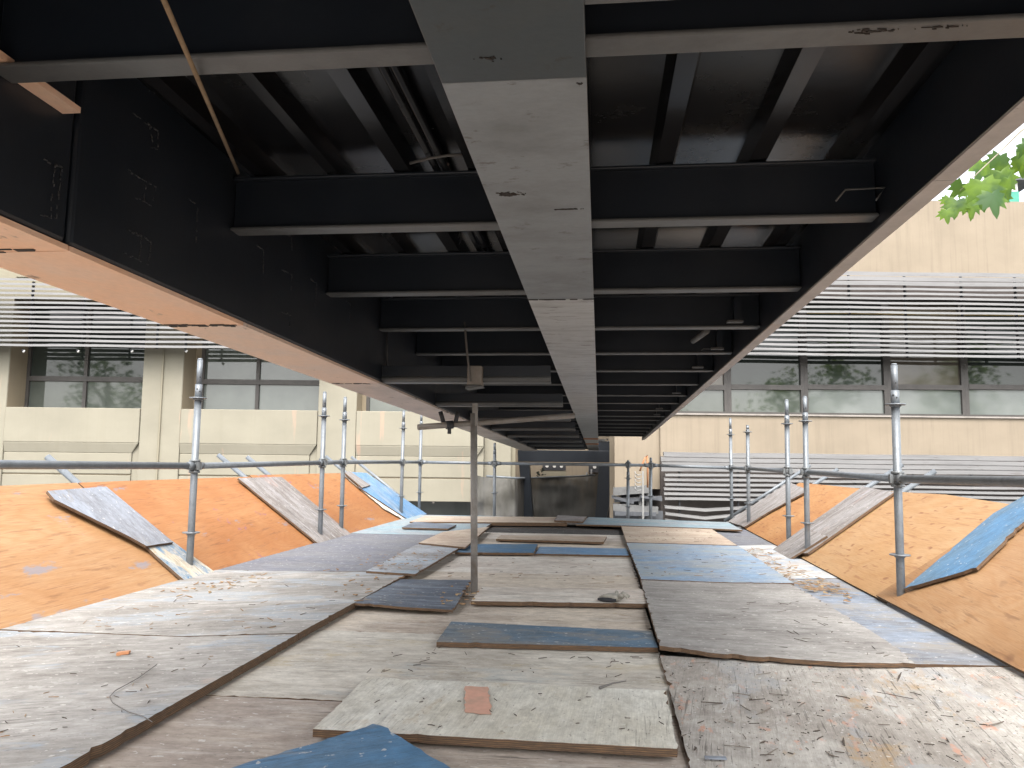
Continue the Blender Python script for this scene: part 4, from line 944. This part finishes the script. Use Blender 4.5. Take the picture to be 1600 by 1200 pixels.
# grey sheet stack seen through the net
q = MB()
for k in range(4):
    A = FY(842, 757+k*12, 27.75); B = FY(905, 760+k*12, 27.75); q.hexa([A+V((0, 0, -.09)), B+V((0, 0, -.09)), B+V((0, .3, -.07)), A+V((0, .3, -.07)), A, B, B+V((0, .3, .02)), A+V((0, .3, .02))], 'junklt')
for px in (855, 890): 
    A = FY(px, 752, 27.8); B = FY(px, 840, 27.8); q.tube(A, B, .05, n=6, mat='junk')
tag(q.build('sheet_rack'), 'grey metal sheets on a rack dimly seen through the net', 'rack')
# junk in the dark opening right of the portal
q = MB()
for (a, b1, c, d1, t) in ((958, 768, 1014, 764, .10), (956, 776, 990, 785, .04), (960, 782, 1034, 778, .05), (958, 792, 1028, 797, .09), (960, 801, 1025, 803, .05), (1000, 775, 1034, 781, .03)):
    A, B = FY(a, b1, 20.9), FY(c, d1, 20.9); A.y += R.uniform(-.3, .3); q.obox((A+B)/2, B-A, (0, 1, 0), (0, 0, 1), (B-A).length/2, .12, t, 'junklt' if t > .06 else 'junk')
for px in (1001, 1012): q.tube(FY(px, 770, 20.9), FY(px, 850, 20.9), .05, n=8, mat='junklt')
q.box(FY(958, 800, 21.3).x, FY(1036, 800, 21.3).x, 21.3, 21.4, GZ, FY(1000, 798, 21.3).z, 'junk')
tag(q.build('metal_rack'), 'dusty dark metal rack in the opening between portal and lower louvres', 'rack')
# stacked insulators on a white stem, strap leaning by it
it = empty('cable_stand', FY(1000, 860, 19.0), 'white cable stand with hooked arms beside the far pair of posts', 'cable stand')
q = MB(); q.box(FY(999.5, 0, 19).x, FY(1002, 0, 19).x, 19, 19.04, FY(1000, 860, 19).z, FY(1000, 736, 19).z, 'whitegrey'); q.build('stem', None, it)
for k in range(5):
    q = MB(); c = FY(996, 740+k*6, 18.97); q.path([c+V((.09, .05, -.02)), c+V((0, 0, -.04)), c+V((-.05, 0, .0)), c+V((-.06, 0, .05))], .012, 6, 'whitegrey'); q.build('hook', None, it)
q = MB(); q.path([FY(1000, 736, 19.0), FY(1003, 727, 19.0), FY(1008, 715, 19.0), FY(1011, 712, 19.05), FY(1012, 730, 19.05), FY(1012, 762, 19.05)], .022, 6, 'orangepipe'); tag(q.build('strap'), 'rust brown strap looped above the white cable stand', 'strap')
# wall plant next to the gauges
q = MB(); st = FY(849, 746, 27.6)
for k in range(16):
    p = st+V((R.uniform(-.16, .05), R.uniform(-.1, .1), R.uniform(-.1, .28))); d_ = V((R.uniform(-1, .2), R.uniform(-.5, .5), R.uniform(-.3, .6))).normalized(); s_ = d_.cross(V((0, 1, .2))).normalized()
    q.hexa([p, p+d_*.05+s_*.03, p+d_*.13, p+d_*.05-s_*.03, p+V((0, .004, .003)), p+d_*.05+s_*.03+V((0, .004, .003)), p+d_*.13+V((0, .004, .003)), p+d_*.05-s_*.03+V((0, .004, .003))], 'leafdark')
pl_ = empty('pot_plant', (st.x, st.y, FY(849, 790, 27.6).z), 'small dark plant climbing beside the panel with three dials', 'plant')
q.build('foliage', None, pl_)
q = MB(); q.tube((st.x, st.y, FY(849, 790, 27.6).z), st+V((-.03, 0, .15)), .018, .01, n=6, mat='bark'); q.build('stem', None, pl_)

# ------------------------------------------------------------------ rooftop cabin seen at the upper right
c = FY(1590, 313, 29); cabn = empty('roof_cabin', (c.x, c.y, c.z-.6), 'small green and white cabin on the roof at the upper right', 'cabin')
u0, u1 = FY(1576, 300, 29).x, FY(1592, 300, 29).x
q = MB(); q.box(u0, u1, 29, 30.5, c.z-2.2, FY(1585, 299, 29).z, 'green'); q.build('base', None, cabn)
q = MB(); q.box(u0+.06, u1-.02, 29.02, 30.4, FY(1585, 299, 29).z+.002, FY(1585, 284, 29).z, 'white'); q.build('wall', None, cabn)
q = MB(); q.box(u0, u1+.6, 28.8, 30.6, FY(1585, 284, 29).z+.002, FY(1585, 279, 29).z, 'junk'); q.build('roof', None, cabn)

# ------------------------------------------------------------------ plane tree on the right
def leaf_pts():
    out = []
    for ang, rad in ((-90, .10), (-62, .20), (-40, .46), (-18, .40), (-6, .62), (10, .50), (20, .86), (36, .56), (50, .80), (66, .52), (80, .80), (90, 1.02), (100, .80), (114, .52), (130, .80), (144, .56), (160, .86), (170, .50), (186, .62), (198, .40), (220, .46), (242, .20)):
        out.append((math.cos(math.radians(ang))*rad, math.sin(math.radians(ang))*rad))
    return out
LPTS = leaf_pts()
def add_leaf(q, p, size, down, face):
    """p: stalk end, tip towards 'down'"""
    down = V(down).normalized(); face = (V(face)-down*V(face).dot(down)).normalized(); sx = down.cross(face)
    mi_ = q.mi('leaf'); c = p+down*size*.35
    cv = q.bm.verts.new(c+face*size*.04); vs = []
    for x, y in LPTS: vs.append(q.bm.verts.new(c+sx*(x*size*.6)+down*(y*size*.6)-face*(.16*size*(x*x+y*y*.4))))
    for k in range(len(vs)):
        f = q.bm.faces.new((cv, vs[k], vs[(k+1) % len(vs)])); f.material_index = mi_; f.smooth = True
tree = empty('plane_tree', (6.2, 6.6, GZ), 'green plane tree whose leaves hang in beside the bridge at the upper right', 'tree')
q = MB(); q.path([(6.2, 6.6, GZ), (6.15, 6.55, -1.5), (6.0, 6.4, 1.2), (5.9, 6.3, 3.6), (5.7, 6.3, 5.6), (5.8, 6.5, 7.4)], [.24, .20, .17, .14, .10, .05], 12, 'bark')
tips = []
q.path([(5.9, 6.3, 3.2), (5.0, 6.1, 3.9), (4.2, 5.9, 4.1), (3.4, 5.75, 3.8), (3.0, 5.65, 3.35)], [.08, .06, .04, .022, .010], 8, 'bark')
for k in range(11):
    a = k*2.4; z0 = 3.3+.35*k; L = 1.9-.08*k
    p0 = V((5.85, 6.35, z0)); p1 = p0+V((math.cos(a)*L*.6, math.sin(a)*L*.6, .5)); p2 = p0+V((math.cos(a)*L, math.sin(a)*L, .65)); 
    if p2.x < 4.4: p2.x = 4.5+R.random()*.4; p1.x = max(p1.x, 5.0)
    q.path([p0, p1, p2], [.05, .03, .012], 6, 'bark'); tips += [p1, p2, p1.lerp(p2, .5), p0.lerp(p1, .6)]
q.path([FY(1640, 172, 5.6), FY(1595, 205, 5.55), FY(1560, 240, 5.5), FY(1530, 268, 5.45), FY(1500, 298, 5.45)], [.010, .007, .005, .004, .002], 6, 'bark')
q.build('trunk', None, tree)
q = MB(); rl = random.Random(5)
for t in tips:
    for k in range(26):
        p = t+V((rl.gauss(0, .38), rl.gauss(0, .38), rl.gauss(0, .30)))
        if p.x < 4.0: p.x = 8.0-p.x
        add_leaf(q, p, rl.uniform(.13, .22), (rl.uniform(-.6, .6), rl.uniform(-.6, .6), -rl.uniform(.3, 1)), (rl.uniform(-1, 1), -rl.uniform(.1, 1), rl.uniform(.2, 1)))
# the sprig that hangs into view: stalk end pixels, tip direction and size in pixels
for px, py, Yd, dx, dy, sz in ((1497, 300, 5.5, -.2, 1, 46), (1478, 318, 5.4, .05, 1, 34), (1508, 305, 5.6, .25, 1, 40), (1520, 298, 5.5, -.1, 1, 50), (1532, 262, 5.3, .05, 1, 72), (1545, 285, 5.2, .1, 1, 62), (1560, 250, 5.6, .2, 1, 62), (1572, 262, 5.4, .3, 1, 55), (1585, 215, 5.7, .7, .6, 48), (1578, 235, 5.8, .8, .5, 46), (1555, 300, 5.7, .9, .25, 34), (1600, 200, 5.6, .5, .8, 55), (1540, 240, 5.8, -.4, .9, 60), (1512, 275, 5.9, -.5, .8, 46), (1486, 300, 5.6, -.3, 1, 30), (1565, 225, 5.9, -.1, 1, 60), (1595, 240, 5.9, .2, 1, 40)):
    p = FY(px, py, Yd); size = sz/FPX*Yd; d_ = (_r*dx-_u*dy).normalized()
    add_leaf(q, p, size, d_+_f*rl.uniform(-.3, .3), -_f+V((rl.uniform(-.5, .5), 0, rl.uniform(-.1, .6))))
q.build('crown', None, tree)

# trees across the street: seen only as reflections in the window panes
q = MB(); q.path([(0, 0, 0), (.1, 0, 2.2), (0, .1, 4.5), (.1, 0, 7)], [.28, .22, .16, .06], 8, 'bark'); rt = random.Random(9)
for k in range(7):
    a = k*2.1; q.path([(0, 0, 3.2+k*.4), (math.cos(a)*1.2, math.sin(a)*1.2, 4.2+k*.45), (math.cos(a)*2.2, math.sin(a)*2.2, 4.8+k*.5)], [.09, .05, .02], 6, 'bark')
trk = q.build('trunk', None, None, origin=(0, 0, 0)); q = MB(); mi_ = q.mi('leaf')
for cx, cy, cz, rr in [(rt.gauss(0, 1.5), rt.gauss(0, 1.5), rt.uniform(3.6, 8.4), rt.uniform(.5, 1.1)) for _ in range(26)]:
    for _ in range(60):
        p = V((cx+rt.gauss(0, rr*.6), cy+rt.gauss(0, rr*.6), cz+rt.gauss(0, rr*.5))); a = V((rt.uniform(-1, 1), rt.uniform(-1, 1), rt.uniform(-1, .4))).normalized(); b2 = a.orthogonal().normalized(); L = rt.uniform(.18, .34)
        f = q.bm.faces.new([q.bm.verts.new(v) for v in (p, p+a*L*.5+b2*L*.3, p+a*L, p+a*L*.5-b2*L*.3)]); f.material_index = mi_
crn = q.build('crown', None, None, origin=(0, 0, 0))
for k, (x, y, sc, lab) in enumerate(((27, -19, 1.75, 'street tree mirrored in the right hand strip windows, nearer the bridge'), (43, -22, 2.0, 'street tree mirrored in the outermost right strip windows'), (-29, -19, 1.7, 'street tree mirrored in the left wing windows nearest the bridge'), (-42, -17, 1.9, 'street tree mirrored in the outermost left window'))):
    e_ = empty('street_tree', (x, y, GZ), lab, 'tree', 'street trees behind the viewer'); e_.scale = (sc, sc, sc); e_.rotation_euler = (0, 0, k*1.7)
    for src in (trk, crn):
        c_ = src if k == 0 else src.copy()
        if k: COL.objects.link(c_)
        c_.parent = e_

# ------------------------------------------------------------------ small things on the walkway
gl_ = MB(); gc = G(957, 940, .038); rg = random.Random(3)
def lump(q, c, ax, rx, ry, rz, mat, seed, n=14, k=7, crump=.35):
    ax = V(ax).normalized(); ay = V((-ax.y, ax.x, 0)); rr = random.Random(seed); mi_ = q.mi(mat); rows_ = []
    for j in range(k+1):
        th = math.pi*j/k; row_ = []
        for i in range(n):
            ph = 2*math.pi*i/n; s_ = 1+crump*(math.sin(ph*3+seed+j)*.5+rr.uniform(-.5, .5))
            p = V(c)+ax*(rx*math.cos(th)*s_)+ay*(ry*math.sin(th)*math.cos(ph)*s_)+V((0, 0, max(-.0, rz*(math.sin(th)*math.sin(ph)*s_*.5+.5))))
            row_.append(q.bm.verts.new(p))
        rows_.append(row_)
    for j in range(k):
        for i in range(n):
            f = q.bm.faces.new((rows_[j][i], rows_[j][(i+1) % n], rows_[j+1][(i+1) % n], rows_[j+1][i])); f.smooth = True; f.material_index = mi_
glv = empty('work_glove', gc, 'crumpled grey work glove with a black cuff on the white grey plank', 'glove')
q = MB(); lump(q, gc+V((-.005, .02, .0)), (1, .1, 0), .062, .042, .045, 'cloth', 2)
for k, (dx, dy, an, L) in enumerate(((.055, .03, .5, .045), (.062, .008, .1, .05), (.055, -.012, -.2, .045), (.03, .045, 1.2, .04), (.045, -.02, -.7, .03))):
    p = gc+V((dx-.01, dy+.02, .02)); q.path([p, p+V((math.cos(an)*L*.5, math.sin(an)*L*.5, .022)), p+V((math.cos(an)*L, math.sin(an)*L, .006))], [.013, .012, .009], 8, 'cloth')
q.build('palm', None, glv)
q = MB(); q.path([gc+V((-.085, .0, .012)), gc+V((-.06, -.018, .013)), gc+V((-.02, -.024, .013)), gc+V((.02, -.016, .012))], [.008, .012, .013, .010], 8, 'cuff'); q.build('cuff', None, glv)
# wire on the left sheet
q = MB(); q.path([G(x, y_, .052) for x, y_ in ((245, 1038), (215, 1060), (180, 1079), (171, 1089), (176, 1098), (200, 1112), (225, 1120), (238, 1128))], .0016, 5, 'wire'); tag(q.build('wire'), 'thin bent wire lying on the long grey sheet at the lower left', 'wire')
q = MB(); a = G(937, 1075, .05); c = G(978, 1064, .05); q.path([a, a.lerp(c, .5)+V((0, 0, .004)), c], [.006, .003, .002], 6, 'wire'); tag(q.build('bolt'), 'dark bolt lying on the pale grey sheet near the right seam', 'bolt')
q = MB(); a = G(193, 1020, .052); q.obox(a, (1, .3, .1), (-.3, 1, 0), (0, 0, 1), .024, .014, .005, 'orangepipe'); tag(q.build('chip'), 'flat reddish chip on the long grey sheet at the left', 'chip')
q = MB(); a = G(1118, 1184, .026); q.obox(a, (1, .05, 0), (0, 1, 0), (0, 0, 1), .03, .009, .002, 'ply_bluegrey'); tag(q.build('paint_flake'), 'pale blue paint flake on the spotted sheet at the bottom', 'flake')
# pink patch painted on the white board: a thin paint film
q = MB(); pk = simple('pink_paint', (.60, .33, .24), .8, 0, .25, 12, col2=(.46, .30, .22), bump=.2)
q.sheet([G(x, y_, .0430) for x, y_ in ((727, 1113), (768, 1116), (762, 1073), (727, 1072))], (0, 0, -.0006), pk, pk, .003, .02)
tag(q.build('paint_patch'), 'pink paint patch on the large white board', 'paint patch')

def scatter(q, n, fn, mats, lo, hi, wlo, whi, thick=.002):
    for k in range(n):
        p = fn(); a = R.uniform(0, 6.28); L = R.uniform(lo, hi); wd = R.uniform(wlo, whi); tl = R.uniform(-.15, .15)
        c = p+V((0, 0, thick*.6+L*abs(tl)*.5)); ax = V((math.cos(a), math.sin(a), tl))*(L/2); ay = V((-math.sin(a), math.cos(a), R.uniform(-.2, .2)))*(wd/2); up = V((0, 0, thick/2)); mt_ = R.choice(mats)
        bend = ay*R.uniform(-1.5, 1.5); t0, t1 = R.uniform(.1, .6), R.uniform(.1, .6)
        for (s0, w0, s1, w1) in ((-1, t0, R.uniform(-.3, .3), 1), (None, 1, 1, t1)):
            if s0 is None: s0 = sm_
            sm_ = s1
            A, B = c+ax*s0+bend*(1-s0*s0), c+ax*s1+bend*(1-s1*s1)
            q.hexa([A-ay*w0-up, B-ay*w1-up, B+ay*w1-up, A+ay*w0-up, A-ay*w0+up, B-ay*w1+up, B+ay*w1+up, A+ay*w0+up], mt_)
def inpx(poly, z):
    def f():
        while True:
            xs = [p[0] for p in poly]; ys = [p[1] for p in poly]; x, y_ = R.uniform(min(xs), max(xs)), R.uniform(min(ys), max(ys)); ins = False
            for i in range(len(poly)):
                (x1, y1), (x2, y2) = poly[i], poly[i-1]
                if (y1 > y_) != (y2 > y_) and x < (x2-x1)*(y_-y1)/(y2-y1)+x1: ins = not ins
            if ins: return G(x, y_, z)
    return f
q = MB()
scatter(q, 75, inpx([(1045, 1040), (1500, 1050), (1598, 1190), (1075, 1195)], .020), ['splinter', 'splinter', 'splinter2'], .006, .04, .0015, .007)
scatter(q, 16, inpx([(1060, 1030), (1500, 1050), (1590, 1180), (1090, 1180)], .020), ['splinter', 'splinter2'], .05, .13, .003, .009)
scatter(q, 38, inpx([(1035, 960), (1260, 930), (1400, 1030), (1060, 1010)], .042), ['splinter', 'splinter2'], .01, .08, .0015, .005)
scatter(q, 40, inpx([(640, 1000), (1020, 1020), (1030, 1060), (560, 1050)], .006), ['splinter'], .008, .05, .0012, .004)
scatter(q, 22, inpx([(600, 1075), (1040, 1085), (1040, 1160), (540, 1130)], .043), ['splinter'], .008, .03, .0012, .004)
scatter(q, 50, inpx([(260, 920), (600, 900), (450, 985), (100, 985)], .05), ['splinter', 'litter'], .01, .06, .0015, .006)
scatter(q, 40, inpx([(0, 1010), (420, 1000), (150, 1150), (0, 1190)], .047), ['splinter', 'litter'], .006, .04, .0012, .004)
scatter(q, 45, inpx([(640, 870), (985, 875), (1000, 912), (600, 900)], .010), ['splinter', 'litter'], .01, .06, .004, .012)
scatter(q, 30, inpx([(1000, 860), (1150, 860), (1220, 905), (1010, 900)], .048), ['splinter', 'litter'], .01, .07, .004, .010)
scatter(q, 30, inpx([(980, 825), (1100, 826), (1140, 848), (985, 845)], .054), ['splinter'], .01, .06, .004, .010)
tag(q.build('debris'), 'dark wood splinters scattered over the walkway', 'debris', kind='stuff')
q = MB()
scatter(q, 260, inpx([(1090, 868), (1190, 856), (1300, 912), (1340, 935), (1240, 912), (1150, 885)], .026), ['litter', 'litterlt'], .02, .13, .004, .016)
scatter(q, 40, inpx([(1240, 905), (1310, 912), (1345, 945), (1270, 930)], .03), ['litterlt', 'litter'], .03, .12, .01, .03)
scatter(q, 26, inpx([(690, 915), (745, 912), (750, 945), (690, 945)], .042), ['litter', 'litter', 'litterlt'], .012, .04, .008, .02, .004)
scatter(q, 70, inpx([(560, 870), (700, 858), (660, 890), (560, 892)], .066), ['litter'], .01, .05, .006, .02)
scatter(q, 40, inpx([(240, 925), (420, 890), (480, 880), (420, 905), (300, 935)], .05), ['litter', 'litterlt'], .02, .07, .008, .02)
scatter(q, 18, inpx([(500, 880), (640, 900), (560, 940), (520, 925)], .05), ['litter'], .015, .06, .006, .018, .004)
tag(q.build('leaf_litter'), 'dry leaf and straw litter on the walkway', 'leaf litter', kind='stuff')
# clean up helper flag
del bd['_local']
